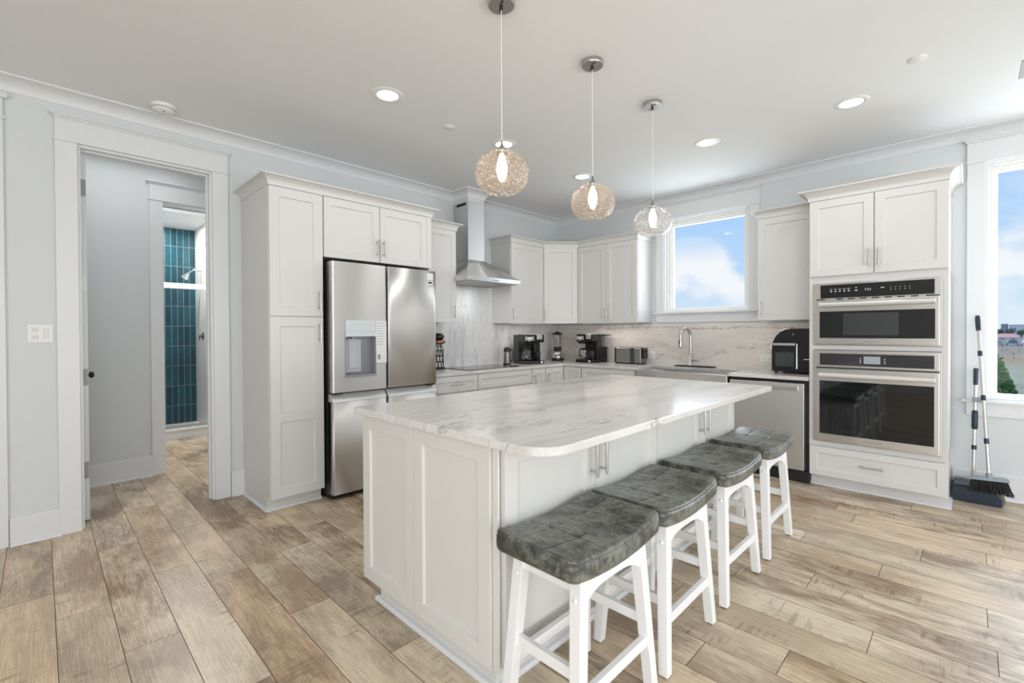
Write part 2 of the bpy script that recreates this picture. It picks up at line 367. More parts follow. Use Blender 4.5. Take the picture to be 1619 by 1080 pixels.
def pieces(name, mb, mat, parent, **k):
    for i in range(0, len(mb.v), 8):
        q = MB(); q.v = mb.v[i:i+8]; q.f = [[a-i for a in f] for f in mb.f[i//8*6:i//8*6+6]]; q.sm = [False]*6
        obj(name, q, mat, parent, **k)
def copy_tree(o, parent=None):
    c = o.copy(); COL.objects.link(c); c.parent = parent
    for ch in [q for q in bpy.data.objects if q.parent is o]: copy_tree(ch, c)
    return c
def FX(x, y0=0):   # frame facing +x: u = y
    return lambda u, z, n: (x+n, y0+u, z)
def FY(y, x0=0):   # frame facing -y: u = x
    return lambda u, z, n: (x0+u, y-n, z)
def vpull(fr, u, z0, z1, n=0, r=.0058, so=.032):
    mb = MB(); e = (z1-z0)*.14
    mb.tube([fr(u, z0, n+so), fr(u, z1, n+so)], r, 10)
    for z in (z0+e, z1-e): mb.tube([fr(u, z, n), fr(u, z, n+so)], r*.8, 8)
    return mb
def hpull(fr, u0, u1, z, n=0, r=.0058, so=.032):
    mb = MB(); e = (u1-u0)*.14
    mb.tube([fr(u0, z, n+so), fr(u1, z, n+so)], r, 10)
    for u in (u0+e, u1-e): mb.tube([fr(u, z, n), fr(u, z, n+so)], r*.8, 8)
    return mb

# ------------------------------------------------------------------ room shell
WX, BY, CZ = -4.28, 5.25, 2.92
RX, RY = 4.3, -3.4
# floor planks (each laid 0.194 wide, 1.275 long)
joints = {-1: -3.33, 0: -3.01, 1: -2.50, 2: -3.20, 3: -2.90, 4: -2.28, 5: -2.98, 6: -3.23, 7: -2.88, 9: -.80, 10: -.53, 12: -.30, 14: -.60, 15: .06,
          16: -.35, 17: -.76, 18: -.20, 19: .07, 20: -.58, 22: .06, 23: -.31}
tones = {}
vs, fs, cols = [], [], []
PW, PL = .194, 1.275; g = .0013
rows = range(int((RY-.1)/PW)-1, int((BY+.1)/PW)+2)
for k in rows:
    y0 = .037+PW*k; y1 = y0+PW
    x = joints.get(k, random.uniform(-3, -1.7)); x -= PL*math.ceil((x+8.3)/PL)
    while x < RX:
        x0, x1 = max(x, -8.3), min(x+PL, RX)
        xm = x+PL/2
        # bathroom/hall strip only beside the kitchen's left wall
        a, bb = max(y0, RY), min(y1, BY+.02)
        if x1 > x0+.01 and bb > a+.01:
            if x0 < WX-.2 and not (-.9 < y0 < 2.1): x0 = WX-.2
            if x1 > x0+.01:
                b0 = len(vs); vs += [(x0+g, a+g, 0), (x1-g, a+g, 0), (x1-g, bb-g, 0), (x0+g, bb-g, 0)]; fs.append((b0, b0+1, b0+2, b0+3))
                cols.append((random.random(), random.random(), random.random()))
        x += PL
b0 = len(vs); vs += [(-8.4, RY-.2, -.0025), (RX+.1, RY-.2, -.0025), (RX+.1, BY+.1, -.0025), (-8.4, BY+.1, -.0025)]; fs.append((b0, b0+1, b0+2, b0+3))
me = bpy.data.meshes.new('floor'); me.from_pydata(vs, [], fs)
ca = me.color_attributes.new('tone', 'FLOAT_COLOR', 'CORNER'); li = 0
for p in me.polygons:
    c = cols[p.index] if p.index < len(cols) else (0, 0, 0)
    for q in p.loop_indices: ca.data[q].color = (*c, 1)
me.materials.append(M['floor']); me.materials.append(plain('floor_seam', srgb(96, 78, 62), .7))
me.polygons[len(me.polygons)-1].material_index = 1
fl = bpy.data.objects.new('floor', me); COL.objects.link(fl); fl['kind'] = 'structure'

mb = MB(); mb.box(-8.4, RX+.1, RY-.1, BY+.16, CZ, CZ+.1); struct('ceiling', mb, 'ceil')
# left wall with door opening y .185-.965, z<2.60
T = .14
DY0, DY1, DZ = .185, .965, 2.60
mb = MB(); mb.box(WX-T, WX, RY, DY0, 0, CZ).box(WX-T, WX, DY1, BY+T, 0, CZ).box(WX-T, WX, DY0, DY1, DZ, CZ)
struct('wall_left', mb, 'wall')
# back wall with two windows
K = (-2.61, -1.655, 1.54, 2.64); S2 = (.078, 1.25, .762, 2.645)
mb = MB()
xs = [WX-T, K[0], K[1], S2[0], S2[1], RX]
mb.box(xs[0], xs[1], BY, BY+T, 0, CZ).box(xs[2], xs[3], BY, BY+T, 0, CZ).box(xs[4], xs[5], BY, BY+T, 0, CZ)
for q in (K, S2): mb.box(q[0], q[1], BY, BY+T, 0, q[2]).box(q[0], q[1], BY, BY+T, q[3], CZ)
struct('wall_back', mb, 'wall')
# walls behind and beside the camera with wide glazed openings
mb = MB(); mb.box(RX, RX+T, RY, -1.5, 0, CZ).box(RX, RX+T, 3.9, BY+T, 0, CZ).box(RX, RX+T, -1.5, 3.9, 2.6, CZ).box(RX, RX+T, -1.5, 3.9, 0, .3)
for y in (.3, 2.1): mb.box(RX, RX+T, y-.08, y+.08, .3, 2.6)
struct('wall_right', mb, 'wall')
mb = MB(); mb.box(WX-T, 0, RY-T, RY, 0, CZ).box(4.0, RX, RY-T, RY, 0, CZ).box(0, 4.0, RY-T, RY, 2.55, CZ).box(0, 4.0, RY-T, RY, 0, .1)
for x in (1.33, 2.67): mb.box(x-.07, x+.07, RY-T, RY, .1, 2.55)
struct('wall_front', mb, 'wall')
# hall and bathroom beyond the door
HX = -5.43
mb = MB(); mb.box(HX-.12, HX, -1.0, .822, 0, CZ).box(HX-.12, HX, .822, 1.75, 2.567, CZ).box(HX-.12, HX, 1.75, 2.2, 0, CZ)
struct('wall_hall', mb, 'wall')
mb = MB(); mb.box(HX, WX-T, -1.1, -1.0, 0, CZ).box(HX, WX-T, 2.1, 2.2, 0, CZ); struct('wall_hall_end', mb, 'wall')
mb = MB(); mb.box(-7.0, HX-.12, .3, .4, 0, CZ).box(-7.1, -7.0, .3, .86, 0, CZ); struct('wall_bathroom', mb, 'wall')
mb = MB(); mb.box(-8.3, -7.04, 1.605, 1.7, 0, 2.84).box(-8.3, -7.1, .76, .86, 0, 2.84); struct('wall_shower_side', mb, 'tilew')
mb = MB(); mb.box(-7.04, HX-.12, 1.9, 2.0, 0, CZ).box(-7.04, -6.98, 1.605, 1.95, 0, CZ); struct('wall_bathroom_side', mb, 'wall')
mb = MB(); mb.box(-8.2, -8.1, .8, 1.65, 0, 2.84); struct('wall_shower_tile', mb, 'teal')
mb = MB(); mb.box(-8.3, -7.0, .76, 1.7, 2.82, 2.86); struct('ceiling_shower', mb, 'trim')
mb = MB(); mb.box(-7.16, -7.04, .86, 1.605, 0, .10).box(-7.18, -7.03, .86, 1.605, .10, .125); struct('trim_shower_curb', mb, 'trim', bevel=.003)
mb = MB(); mb.box(-8.1, -7.16, .86, 1.605, .0, .03); struct('floor_shower', mb, 'tilew')

# mouldings -----------------------------------------------------------
def cove(out, up, n=6, lip=.008):
    pr = [(0, 0), (.006, 0), (.006, lip)]
    for i in range(n+1):
        a = PI/2*i/n; pr.append((.006+(out-.012)*(1-math.cos(a)), lip+(up-lip*2.2)*math.sin(a)*.96))
    pr += [(out, up-lip*1.2), (out, up), (0, up)]
    return pr
mb = MB(); mb.sweep([(WX, RY), (WX, 3.385), (-4.02, 3.385), (-4.02, 3.63), (WX, 3.63), (WX, BY), (RX, BY)], 2.838, cove(.10, .082), side=-1)
struct('trim_1', mb, 'trim')
# chase behind the crown above the hood
mb = MB(); mb.box(WX, -4.021, 3.386, 3.629, 2.80, 2.92); struct('trim_2', mb, 'wall')
def base_run(name, pts, h=.175, side=-1):
    mb = MB(); mb.sweep(pts, 0, [(0, 0), (.036, 0), (.034, .010), (.026, .017), (.018, .019), (.018, h-.008), (.012, h), (0, h)], side=side)
    return struct(name, mb, 'trim')
base_run('baseboard_left', [(WX, -.145), (WX, .087)])
base_run('baseboard_left_pantry', [(WX, 1.078), (WX, 1.17)], .205)
base_run('baseboard_back', [(-.10, BY), (RX, BY)], .20)
base_run('baseboard_hall', [(HX, -1.0), (HX, .72)], .185)
base_run('baseboard_right', [(RX, BY), (RX, RY)], .2)
base_run('baseboard_front', [(-.02, RY), (WX, RY)], .2)
# door casing
def casing(fr, u0, u1, zt, wdt, n=.02, headh=.145, cap=.022, jamb=None):
    mb = MB()
    mb.fbox(fr, u0-wdt, u0, 0, zt, 0, n).fbox(fr, u1, u1+wdt, 0, zt, 0, n)
    mb.fbox(fr, u0-wdt-.008, u1+wdt+.008, zt, zt+.012, 0, n+.008)
    mb.fbox(fr, u0-wdt, u1+wdt, zt+.012, zt+headh, 0, n+.002)
    pr = [(0, 0), (.022, 0), (.026, .008), (.034, .018), (.045, .022), (.045, .030), (0, .030)]
    for (o0, z0), (o1, z1) in zip(pr[1:-2], pr[2:-1]):
        if z1 > z0: mb.fbox(fr, u0-wdt-(o1-.022), u1+wdt+(o1-.022), zt+headh+z0, zt+headh+z1, 0, o1)
    return mb
mb = casing(FX(WX), DY0, DY1, DZ, .108)
# jamb lining and stop
mb.box(WX-T-.002, WX-.001, DY0-.001, DY0+.016, 0, DZ-.0165).box(WX-T-.002, WX-.001, DY1-.016, DY1+.001, 0, DZ-.0165).box(WX-T-.002, WX-.001, DY0-.001, DY1+.001, DZ-.016, DZ+.001)
mb.box(WX-.085, WX-.045, DY1-.028, DY1-.0165, 0, DZ-.0285).box(WX-.085, WX-.045, DY0+.0165, DY1-.0165, DZ-.028, DZ-.0165)
mb.fbox(FX(WX), DY0-.108, DY0, 0, .17, .02, .023)
struct('trim_3', mb, 'trim', bevel=.0015)
mb = MB(); fr = FX(WX); mb.fbox(fr, -.26, -.15, 0, 2.66, 0, .02).fbox(fr, -.7, -.142, 2.66, 2.672, 0, .028).fbox(fr, -.7, -.15, 2.672, 2.785, 0, .022).fbox(fr, -.7, -.13, 2.785, 2.812, 0, .045)
struct('trim_4', mb, 'trim', bevel=.0015)
mb = casing(FX(HX), .822, 1.70, 2.567, .102); mb.box(HX-.125, HX+.004, .81, .823, 0, 2.567).box(HX-.125, HX+.004, .822, 1.72, 2.552, 2.568)
struct('trim_5', mb, 'trim', bevel=.0015)
# door leaf swung into the hall
mb = MB(); mb.box(-5.2, -4.437, .196, .236, .012, 2.575)
d1 = struct('door_1', mb, 'trim', bevel=.0015)
for z in (2.35, 1.02, .365):
    hb = MB(); hb.box(-4.4385, -4.433, .197, .234, z-.058, z+.058); hb.tube([(-4.432, .198, z-.05), (-4.432, .198, z+.05)], .006, 8)
    obj('hinge', hb, M['satin'], d1)
hb = MB(); hb.box(-4.4385, -4.432, .199, .234, 1.63, 1.73); o = obj('strike_plate', hb, 'white', d1); o['label'] = 'white painted plate'
hb = MB(); hb.lathe((0, 0, 0), [(0, 0), (.022, 0), (.022, .006), (.009, .01), (.009, .035), (.024, .045), (.027, .058), (.02, .07), (0, .073)], 20)
rm_ = Matrix.Translation((-5.12, .236, .99)) @ Matrix.Rotation(-PI/2, 4, 'X')
hb.v = [rm_ @ v for v in hb.v]; o = obj('door_knob', hb, 'black', d1); o['label'] = 'black knob'

# windows ---------------------------------------------------------------
def window(name, q, right_side=True, sash=.055, dep=.085, casw=.10, apron=.105, horn=.03):
    x0, x1, z0, z1 = q; fr = FY(BY)
    mb = MB()
    # jamb lining
    mb.box(x0-.001, x0+.0135, BY-.004, BY+T, z0+.0115, z1-.0135).box(x1-.0135, x1+.001, BY-.004, BY+T, z0+.0115, z1-.0135).box(x0-.001, x1+.001, BY-.004, BY+T, z1-.0135, z1+.001).box(x0-.001, x1+.001, BY-.004, BY+T, z0-.001, z0+.0115)
    root = struct(name, mb, 'trim', bevel=.001)
    mb = MB(); a = .014
    for k, (i, yy) in enumerate(((.0, .03), (.022, .05), (.04, .07))):   # stepped vinyl frame
        w_ = .0215
        X0, X1, Z0, Z1 = x0+a+i, x1-a-i, z0+.012+i*.5, z1-a-i
        mb.box(X0, X0+w_, BY+yy, BY+yy+.05, Z0, Z1).box(X1-w_, X1, BY+yy, BY+yy+.05, Z0, Z1).box(X0+w_, X1-w_, BY+yy, BY+yy+.05, Z1-w_, Z1).box(X0+w_, X1-w_, BY+yy, BY+yy+.05, Z0, Z0+w_)
    obj('window_frame', mb, 'white', root, bevel=.0015)
    mb = MB(); mb.box(x0+.06, x1-.06, BY+.10, BY+.104, z0+.03, z1-.06); obj('pane', mb, 'pane', root)
    mb = MB(); mb.fbox(fr, x0-casw, x0, z0, z1, 0, .02).fbox(fr, x1, x1+casw, z0, z1, 0, .02)
    mb.fbox(fr, x0-casw-.006, x1+casw+.006, z1, z1+.012, 0, .028).fbox(fr, x0-casw, x1+casw, z1+.012, z1+.165, 0, .022)
    mb.fbox(fr, x0-casw-.01, x1+casw+.01, z1+.165, z1+.18, 0, .034).fbox(fr, x0-casw-.02, x1+casw+.02, z1+.18, z1+.192, 0, .044)
    obj('casing', mb, 'trim', root, bevel=.0015)
    mb = MB(); mb.fbox(fr, x0-casw-horn, x1+casw+horn, z0-.016, z0+.004, -.0, .045).fbox(fr, x0-casw, x1+casw, z0-apron-.012, z0-.016, 0, .018)
    obj('window_sill', mb, 'trim', root, bevel=.002)
    return root
window('window_1', K); window('window_2', S2, apron=.11)

# disc lamps under the ceiling; bathroom, shower and hall lamps are added, no fixtures
def downl(x, y, z, e, col=(1, .96, .9)):
    l = bpy.data.lights.new('lamp', 'AREA'); l.shape = 'DISK'; l.size = .12; l.energy = e; l.color = col
    o = bpy.data.objects.new('lamp_light', l); COL.objects.link(o); o.location = (x, y, z); return o
downl(-6.2, 1.2, 2.9, 24, (1, .98, .96)); downl(-7.65, 1.2, 2.80, 16, (1, .98, .96)); area('hall_fill', (-4.95, .2, 2.9), (0, 0, 0), .7, 1.6, 6)

# ------------------------------------------------------------------ cabinets
CH = .922          # back counter top height
FXL = -3.665       # left base body front
def cab_crown(name, path, z, out, up, side, label):
    mb = MB(); mb.sweep(path, z, cove(out, up, 8, .007), side=side)
    return tag(obj(name, mb, 'cab', base=(path[0][0], path[0][1], z)), label, 'moulding')
TOE = [(0, 0), (.018, 0), (.017, .009), (.012, .015), (0, .017)]
# pantry
p = thing('pantry_cabinet', 'tall light grey pantry cabinet with two stacked doors left of the refrigerator', 'cabinet', (-3.96, 1.37, 0))
mb = MB(); mb.box(WX+.002, -3.65, 1.17, 1.572, .105, 2.41).box(WX+.002, -3.712, 1.17, 1.572, 0, .106); obj('body', mb, 'cab', p, bevel=.0012)
mb = MB(); mb.sweep([(WX+.04, 1.17), (-3.712, 1.17), (-3.712, 1.572)], 0, TOE, side=-1); obj('base_moulding', mb, 'trim', p)
fr = FX(-3.65)
mb = MB(); mb.shaker(fr, 1.174, 1.566, 1.452, 2.402, st=.07); d = obj('door', mb, 'cab', p, bevel=.0012)
obj('pull', vpull(fr, 1.536, 1.50, 1.65, .02), 'nickel', d)
mb = MB(); mb.shaker(fr, 1.174, 1.566, .100, 1.444, st=.07); mb.fbox(fr, 1.24, 1.50, .66, .73, .005, .0199); d = obj('door', mb, 'cab', p, bevel=.0012)
obj('pull', vpull(fr, 1.536, 1.25, 1.40, .02), 'nickel', d)
# over-fridge cabinet
p = thing('refrigerator_cabinet', 'light grey two door cabinet mounted above the refrigerator', 'cabinet', (-3.96, 2.09, 1.92))
mb = MB(); mb.box(WX+.002, -3.65, 1.574, 2.602, 1.928, 2.41).box(WX+.002, -3.66, 2.59, 2.606, 0, 2.41); obj('body', mb, 'cab', p, bevel=.0012)
for (a, b_, ua) in ((1.578, 2.062, 2.035), (2.068, 2.552, 2.095)):
    mb = MB(); mb.shaker(fr, a, b_, 1.925, 2.402); d = obj('door', mb, 'cab', p, bevel=.0012)
    obj('pull', vpull(fr, ua, 1.975, 2.115, .02), 'nickel', d)
mb = MB(); mb.fbox(fr, 2.555, 2.604, 1.925, 2.405, 0, .018); obj('filler', mb, 'cab', p)
cab_crown('cornice', [(WX+.002, 1.17), (-3.628, 1.17), (-3.628, 2.606), (WX+.002, 2.606)], 2.405, .062, .072, -1, 'long grey cornice crowning the pantry and refrigerator cabinets')
mb = MB(); mb.box(WX+.002, -3.72, 1.575, 2.588, 1.905, 1.927); 
# upper left of hood
UZ0, UZ1 = 1.425, 2.405
def upper(name, label, box, loc, doors, fr, st=.062, top=UZ1):
    p = thing(name, label, 'cabinet', loc); mb = MB(); mb.box(*box, UZ0+.003, top); obj('body', mb, 'cab', p, bevel=.0012)
    for (a, b_, ua) in doors:
        mb = MB(); mb.shaker(fr, a, b_, UZ0, top-.004, st=st); d = obj('door', mb, 'cab', p, bevel=.0012)
        if ua is not None: obj('pull', vpull(fr, ua, UZ0+.045, UZ0+.185, .02), 'nickel', d)
    return p
upper('wall_cabinet', 'narrow grey wall cabinet between refrigerator and range hood', (WX+.002, -3.95, 2.608, 3.144), (-4.1, 2.88, UZ0), [(2.70, 3.138, 3.112)], FX(-3.95))
cab_crown('cornice', [(-3.93, 2.61), (-3.93, 3.144), (WX+.002, 3.144)], 2.403, .058, .072, -1, 'short grey cornice on the wall cabinet left of the range hood')
upper('wall_cabinet', 'grey single door wall cabinet just right of the range hood', (WX+.002, -3.95, 3.975, 4.578), (-4.1, 4.28, UZ0), [(3.98, 4.574, 4.01)], FX(-3.95))
# diagonal corner
p = thing('wall_cabinet', 'grey diagonal corner wall cabinet above the blender', 'cabinet', (-4.0, 4.95, UZ0))
mb = MB(); mb.prism([(WX+.002, 4.58), (-3.945, 4.58), (-3.632, 4.893), (-3.632, BY-.002), (WX+.002, BY-.002)], UZ0+.003, UZ1); obj('body', mb, 'cab', p, bevel=.0012)
s2_ = math.sqrt(.5)
def FD(u, z, n): return (-3.945+u*s2_+n*s2_, 4.58+u*s2_-n*s2_, z)
mb = MB(); mb.shaker(FD, .012, .428, UZ0, UZ1-.004, st=.055); d = obj('door', mb, 'cab', p, bevel=.0012)
obj('pull', vpull(FD, .035, UZ0+.045, UZ0+.185, .02), 'nickel', d)
upper('wall_cabinet', 'grey two door wall cabinet left of the kitchen window', (-3.63, -2.768, 4.92, BY-.002), (-3.2, 5.08, UZ0), [(-3.626, -3.202, -3.225), (-3.198, -2.774, -3.175)], FY(4.92))
cab_crown('cornice', [(WX+.002, 3.975), (-3.93, 3.975), (-3.93, 4.575), (-3.622, 4.898), (-2.768, 4.898), (-2.768, BY-.002)], 2.403, .058, .072, -1, 'angled grey cornice wrapping the corner wall cabinets')
upper('wall_cabinet', 'grey single door wall cabinet between kitchen window and oven tower', (-1.478, -.99, 4.92, BY-.002), (-1.25, 5.08, UZ0), [(-1.474, -.995, -1.445)], FY(4.92))
cab_crown('cornice', [(-1.478, BY-.002), (-1.478, 4.898), (-.99, 4.898)], 2.403, .058, .072, -1, 'short grey cornice on the cabinet right of the kitchen window')

for (x0, x1, y0, y1, lab) in ((-4.03, -3.99, 4.02, 4.54, 'slim light strip under the cabinet right of the hood'), (-3.6, -2.82, 4.97, 5.01, 'slim light strip under the two door cabinet left of the window'), (-1.44, -1.03, 4.97, 5.01, 'slim light strip under the cabinet above the air fryer')):
    mb = MB(); mb.box(x0, x1, y0, y1, UZ0-.008, UZ0+.003); tag(obj('light_strip', mb, 'white', base=(x0, y0, UZ0)), lab, 'light strip', 'under-cabinet light strips')
    area('strip_light', ((x0+x1)/2, (y0+y1)/2, UZ0-.011), (0, 0, 0), x1-x0-.01, y1-y0-.01, 1.05*max(x1-x0, y1-y0)/.5, (1, .90, .80))
area('hood_light', (-3.95, 3.5, 1.855), (0, 0, 0), .1, .4, 1.6, (1, .97, .92))

# oven tower --------------------------------------------------------------
TW0, TW1, TY = -.985, -.112, 4.64
p = thing('oven_cabinet', 'tall light grey cabinet housing microwave and wall oven', 'cabinet', (-.55, 4.94, 0))
mb = MB()
mb.box(TW0, TW1, TY+.005, BY-.002, .105, .37).box(TW0, TW1, TY+.005, BY-.002, 1.76, 2.42)
mb.box(TW0, -.95, TY, BY-.002, .35, 1.77).box(-.148, TW1, TY, BY-.002, .35, 1.77)
mb.box(-.95, -.148, TY, TY+.03, .35, .388).box(-.95, -.148, TY, TY+.03, 1.162, 1.20).box(-.95, -.148, TY, TY+.03, 1.715, 1.77)
mb.box(TW0, TW1, BY-.03, BY-.002, .35, 1.77)
mb.box(TW0, TW1, TY+.062, BY-.002, 0, .106)
obj('body', mb, 'cab', p, bevel=.0012)
fr = FY(TY)
for (a, b_, ua) in ((TW0+.006, -.545, -.572), (-.539, TW1-.004, -.512)):
    mb = MB(); mb.shaker(fr, a, b_, 1.778, 2.412); d = obj('door', mb, 'cab', p, bevel=.0012)
    obj('pull', vpull(fr, ua, 1.83, 1.97, .02), 'nickel', d)
mb = MB(); mb.shaker(fr, TW0+.006, TW1-.004, .10, .345, st=.055); d = obj('drawer', mb, 'cab', p, bevel=.0012)
obj('pull', hpull(fr, -.63, -.475, .228, .02), 'nickel', d)
mb = MB(); mb.sweep([(TW0, TY+.062), (TW1, TY+.062), (TW1, BY-.02)], 0, TOE, side=-1); obj('base_moulding', mb, 'trim', p)
cab_crown('cornice', [(TW0, 4.9), (TW0, TY-.02), (TW1, TY-.02), (TW1, BY-.002)], 2.415, .07, .083, -1, 'wide grey cornice on top of the oven tower')

def text(name, body, fr, u, z, n, size, mat, parent):
    cu = bpy.data.curves.new(name, 'FONT'); cu.body = body; cu.size = size; cu.extrude = .0004; cu.align_x = 'CENTER'
    t = bpy.data.objects.new('tmp', cu); COL.objects.link(t); dg = bpy.context.evaluated_depsgraph_get()
    me = bpy.data.meshes.new_from_object(t.evaluated_get(dg)); bpy.data.objects.remove(t)
    off = OFF[parent.name]
    for v in me.vertices: v.co = Vector(fr(u+v.co.x, z+v.co.y, n+v.co.z))-off
    me.materials.clear(); me.materials.append(M[mat]); o = bpy.data.objects.new(name, me); COL.objects.link(o); o.parent = parent; OFF[o.name] = off
    return o
# microwave
fr = FY(TY-.002)
p = thing('microwave_oven', 'built-in steel microwave with black control strip, upper of the two ovens', 'microwave', (-.548, 4.63, 1.2))
mb = MB(); mb.fbox(fr, -.951, -.147, 1.202, 1.714, 0, .012).fbox(fr, -.92, -.17, 1.21, 1.705, -.45, 0); obj('trim_frame', mb, 'steelx', p, bevel=.002)
mb = MB(); mb.fbox(fr, -.90, -.187, 1.592, 1.70, .012, .02); pan = obj('control_panel', mb, 'glassblk', p, bevel=.001)
mb = MB()
for i in range(5):
    u = -.835+i*.030; mb.fbox(fr, u, u+.019, 1.662, 1.665, .02, .0205).fbox(fr, u+.004, u+.016, 1.642, 1.650, .02, .0205)
mb.fbox(fr, -.66, -.652, 1.664, 1.672, .02, .0205).fbox(fr, -.664, -.648, 1.642, 1.650, .02, .0205)
mb.fbox(fr, -.50, -.478, 1.655, 1.660, .02, .0205)
for i in range(5):
    for z in (1.638, 1.655): mb.fbox(fr, -.44+i*.028, -.436+i*.028, z, z+.005, .02, .0205)
pieces('marking', mb, 'mark', pan)
text('clock', '7:31', fr, -.58, 1.641, .02, .026, 'mark', pan)
mb = MB(); mb.fbox(fr, -.928, -.16, 1.212, 1.572, .012, .034); dr = obj('door', mb, 'steelx', p, bevel=.003)
for a, b_ in [(-.93, -.87), (-.235, -.16)]+[(-.79+i*.078, -.745+i*.078) for i in range(7)]:
    mb = MB(); mb.fbox(fr, a, b_, 1.577, 1.585, .012, .014); obj('vent_slot', mb, 'gap', p)
mb = MB(); mb.fbox(fr, -.903, -.183, 1.26, 1.48, .034, .037); obj('glass', mb, 'glassblk', dr, bevel=.001)
mb = MB(); mb.fbox(fr, -.74, -.39, 1.285, 1.462, .037, .0374); o = obj('window_screen', mb, plain('screen_grey', (.035, .04, .042, 1), .25), dr)
mb = MB()
prof = [(.0, -.017), (.014, -.02), (.03, -.014), (.036, 0), (.03, .014), (.014, .02), (0, .017)]
n_ = len(prof)
def hbar(u0, u1, z):
    mb = MB(); P = [fr(u, z+q[1], .05+q[0]-.014) for u in (u0, u1) for q in prof]
    mb.add(P, [tuple(range(n_)), tuple(range(n_, 2*n_))]+[(i, (i+1) % n_, n_+(i+1) % n_, n_+i) for i in range(n_)])
    for u in (u0+.02, u1-.04): mb.fbox(fr, u, u+.02, z-.01, z+.01, .03, .045)
    return mb
obj('handle', hbar(-.905, -.182, 1.538), M['handle'], dr, bevel=.002)
mb = MB(); 
for i in range(8): mb.fbox(fr, -.60+i*.011, -.592+i*.011, 1.228, 1.236, .034, .0345)
obj('badge', mb, 'grey', dr)
# wall oven
p = thing('wall_oven', 'built-in steel wall oven with large black glass door under the microwave', 'oven', (-.548, 4.63, .39))
mb = MB(); mb.fbox(fr, -.951, -.147, .39, 1.158, 0, .012).fbox(fr, -.92, -.17, .4, 1.15, -.5, 0); obj('trim_frame', mb, 'steelx', p, bevel=.002)
mb = MB(); mb.fbox(fr, -.93, -.16, 1.02, 1.155, .012, .026); cp = obj('control_panel', mb, 'steelx', p, bevel=.002)
mb = MB(); mb.fbox(fr, -.903, -.187, 1.035, 1.132, .026, .029); obj('glass', mb, plain('smoked_panel', (.03, .03, .032, 1), .12), cp, bevel=.001)
mb = MB(); mb.fbox(fr, -.605, -.50, 1.055, 1.115, .029, .0295); obj('display', mb, 'lcd', cp)
mb = MB()
for u in (-.63, -.478):
    for z in (1.06, 1.075, 1.092): mb.fbox(fr, u, u+.008, z, z+.006, .029, .0295)
pieces('marking', mb, 'mark', cp)
mb = MB(); mb.fbox(fr, -.93, -.16, 1.008, 1.016, .012, .02); obj('vent_slot', mb, 'gap', p)
mb = MB(); mb.fbox(fr, -.93, -.16, .402, 1.004, .012, .036); dr = obj('door', mb, 'steelx', p, bevel=.003)
mb = MB(); mb.fbox(fr, -.903, -.187, .462, .905, .036, .039); obj('glass', mb, 'glassblk', dr, bevel=.001)
obj('handle', hbar(-.905, -.182, .952), M['handle'], dr, bevel=.002)
mb = MB()
for i in range(11): mb.fbox(fr, -.61+i*.011, -.602+i*.011, .428, .437, .036, .0365)
obj('badge', mb, 'grey', dr)

# refrigerator --------------------------------------------------------------
FY0, FY1, FYM = 1.592, 2.583, 2.073
p = thing('refrigerator', 'four door stainless steel refrigerator with water dispenser', 'refrigerator', (-3.9, 2.09, 0))
mb = MB(); mb.box(-4.22, -3.62, FY0+.006, FY1-.006, .03, 1.885); obj('body', mb, plain('fridge_side', (.045, .045, .043, 1), .3), p, bevel=.004)
def fdoor(y0, y1, z0, z1, cut=None, bulge=.007, x0=-3.615, t=.085):
    mb = MB(); ny = 20; r = .016
    prof = [(y0, x0)]
    for i in range(5): a = PI/2*i/4; prof.append((y0+r-r*math.cos(a), x0+t-r+r*math.sin(a)))
    for i in range(1, ny): u = i/ny; prof.append((y0+r+(y1-y0-2*r)*u, x0+t+bulge*math.sin(PI*u)))
    for i in range(5): a = PI/2*(4-i)/4; prof.append((y1-r+r*math.cos(a), x0+t-r+r*math.sin(a)))
    prof.append((y1, x0))
    if cut is None:
        mb.prism([(x, y) for y, x in prof], z0, z1)
        for i in range(len(prof)): mb.sm[-len(prof)+i] = i < len(prof)-1
        return mb
    cy0, cy1, cz0, cz1 = cut
    bands = [(z0, cz0), (cz0, cz1), (cz1, z1)]
    fro = lambda y: x0+t+bulge*math.sin(PI*min(1, max(0, (y-y0-r)/(y1-y0-2*r))))
    ysl = sorted(set([q[0] for q in prof[1:-1]]+[cy0, cy1]))
    pd = dict((round(q[0], 5), q[1]) for q in prof[1:-1])
    X = lambda y: pd.get(round(y, 5), fro(y))
    for (za, zb) in bands:
        for a, b_ in zip(ysl, ysl[1:]):
            if (za, zb) == bands[1] and a >= cy0-1e-6 and b_ <= cy1+1e-6: continue
            mb.add([(X(a), a, za), (X(b_), b_, za), (X(b_), b_, zb), (X(a), a, zb)], [(0, 1, 2, 3)], True)
    mb.add([(x0, y0, z0), (x0, y0, z1), (X(ysl[0]), y0, z1), (X(ysl[0]), y0, z0)], [(0, 1, 2, 3)])
    mb.add([(x0, y1, z0), (x0, y1, z1), (X(ysl[-1]), y1, z1), (X(ysl[-1]), y1, z0)], [(0, 1, 2, 3)])
    for z in (z0, z1): mb.add([(x0, y0, z)]+[(X(y), y, z) for y in ysl]+[(x0, y1, z)], [tuple(range(len(ysl)+2))])
    mb.add([(x0, y0, z0), (x0, y1, z0), (x0, y1, z1), (x0, y0, z1)], [(0, 1, 2, 3)])
    return mb
cut = (1.70, 1.955, .985, 1.29)
dl = obj('door', fdoor(FY0, FYM-.006, .852, 1.885, cut), 'steel', p)
dr = obj('door', fdoor(FYM+.006, FY1, .852, 1.885), 'steel', p)
mb = MB(); X1 = -3.522
mb.box(-3.612, -3.606, cut[0]-.01, cut[1]+.01, cut[2]-.01, cut[3]+.01)
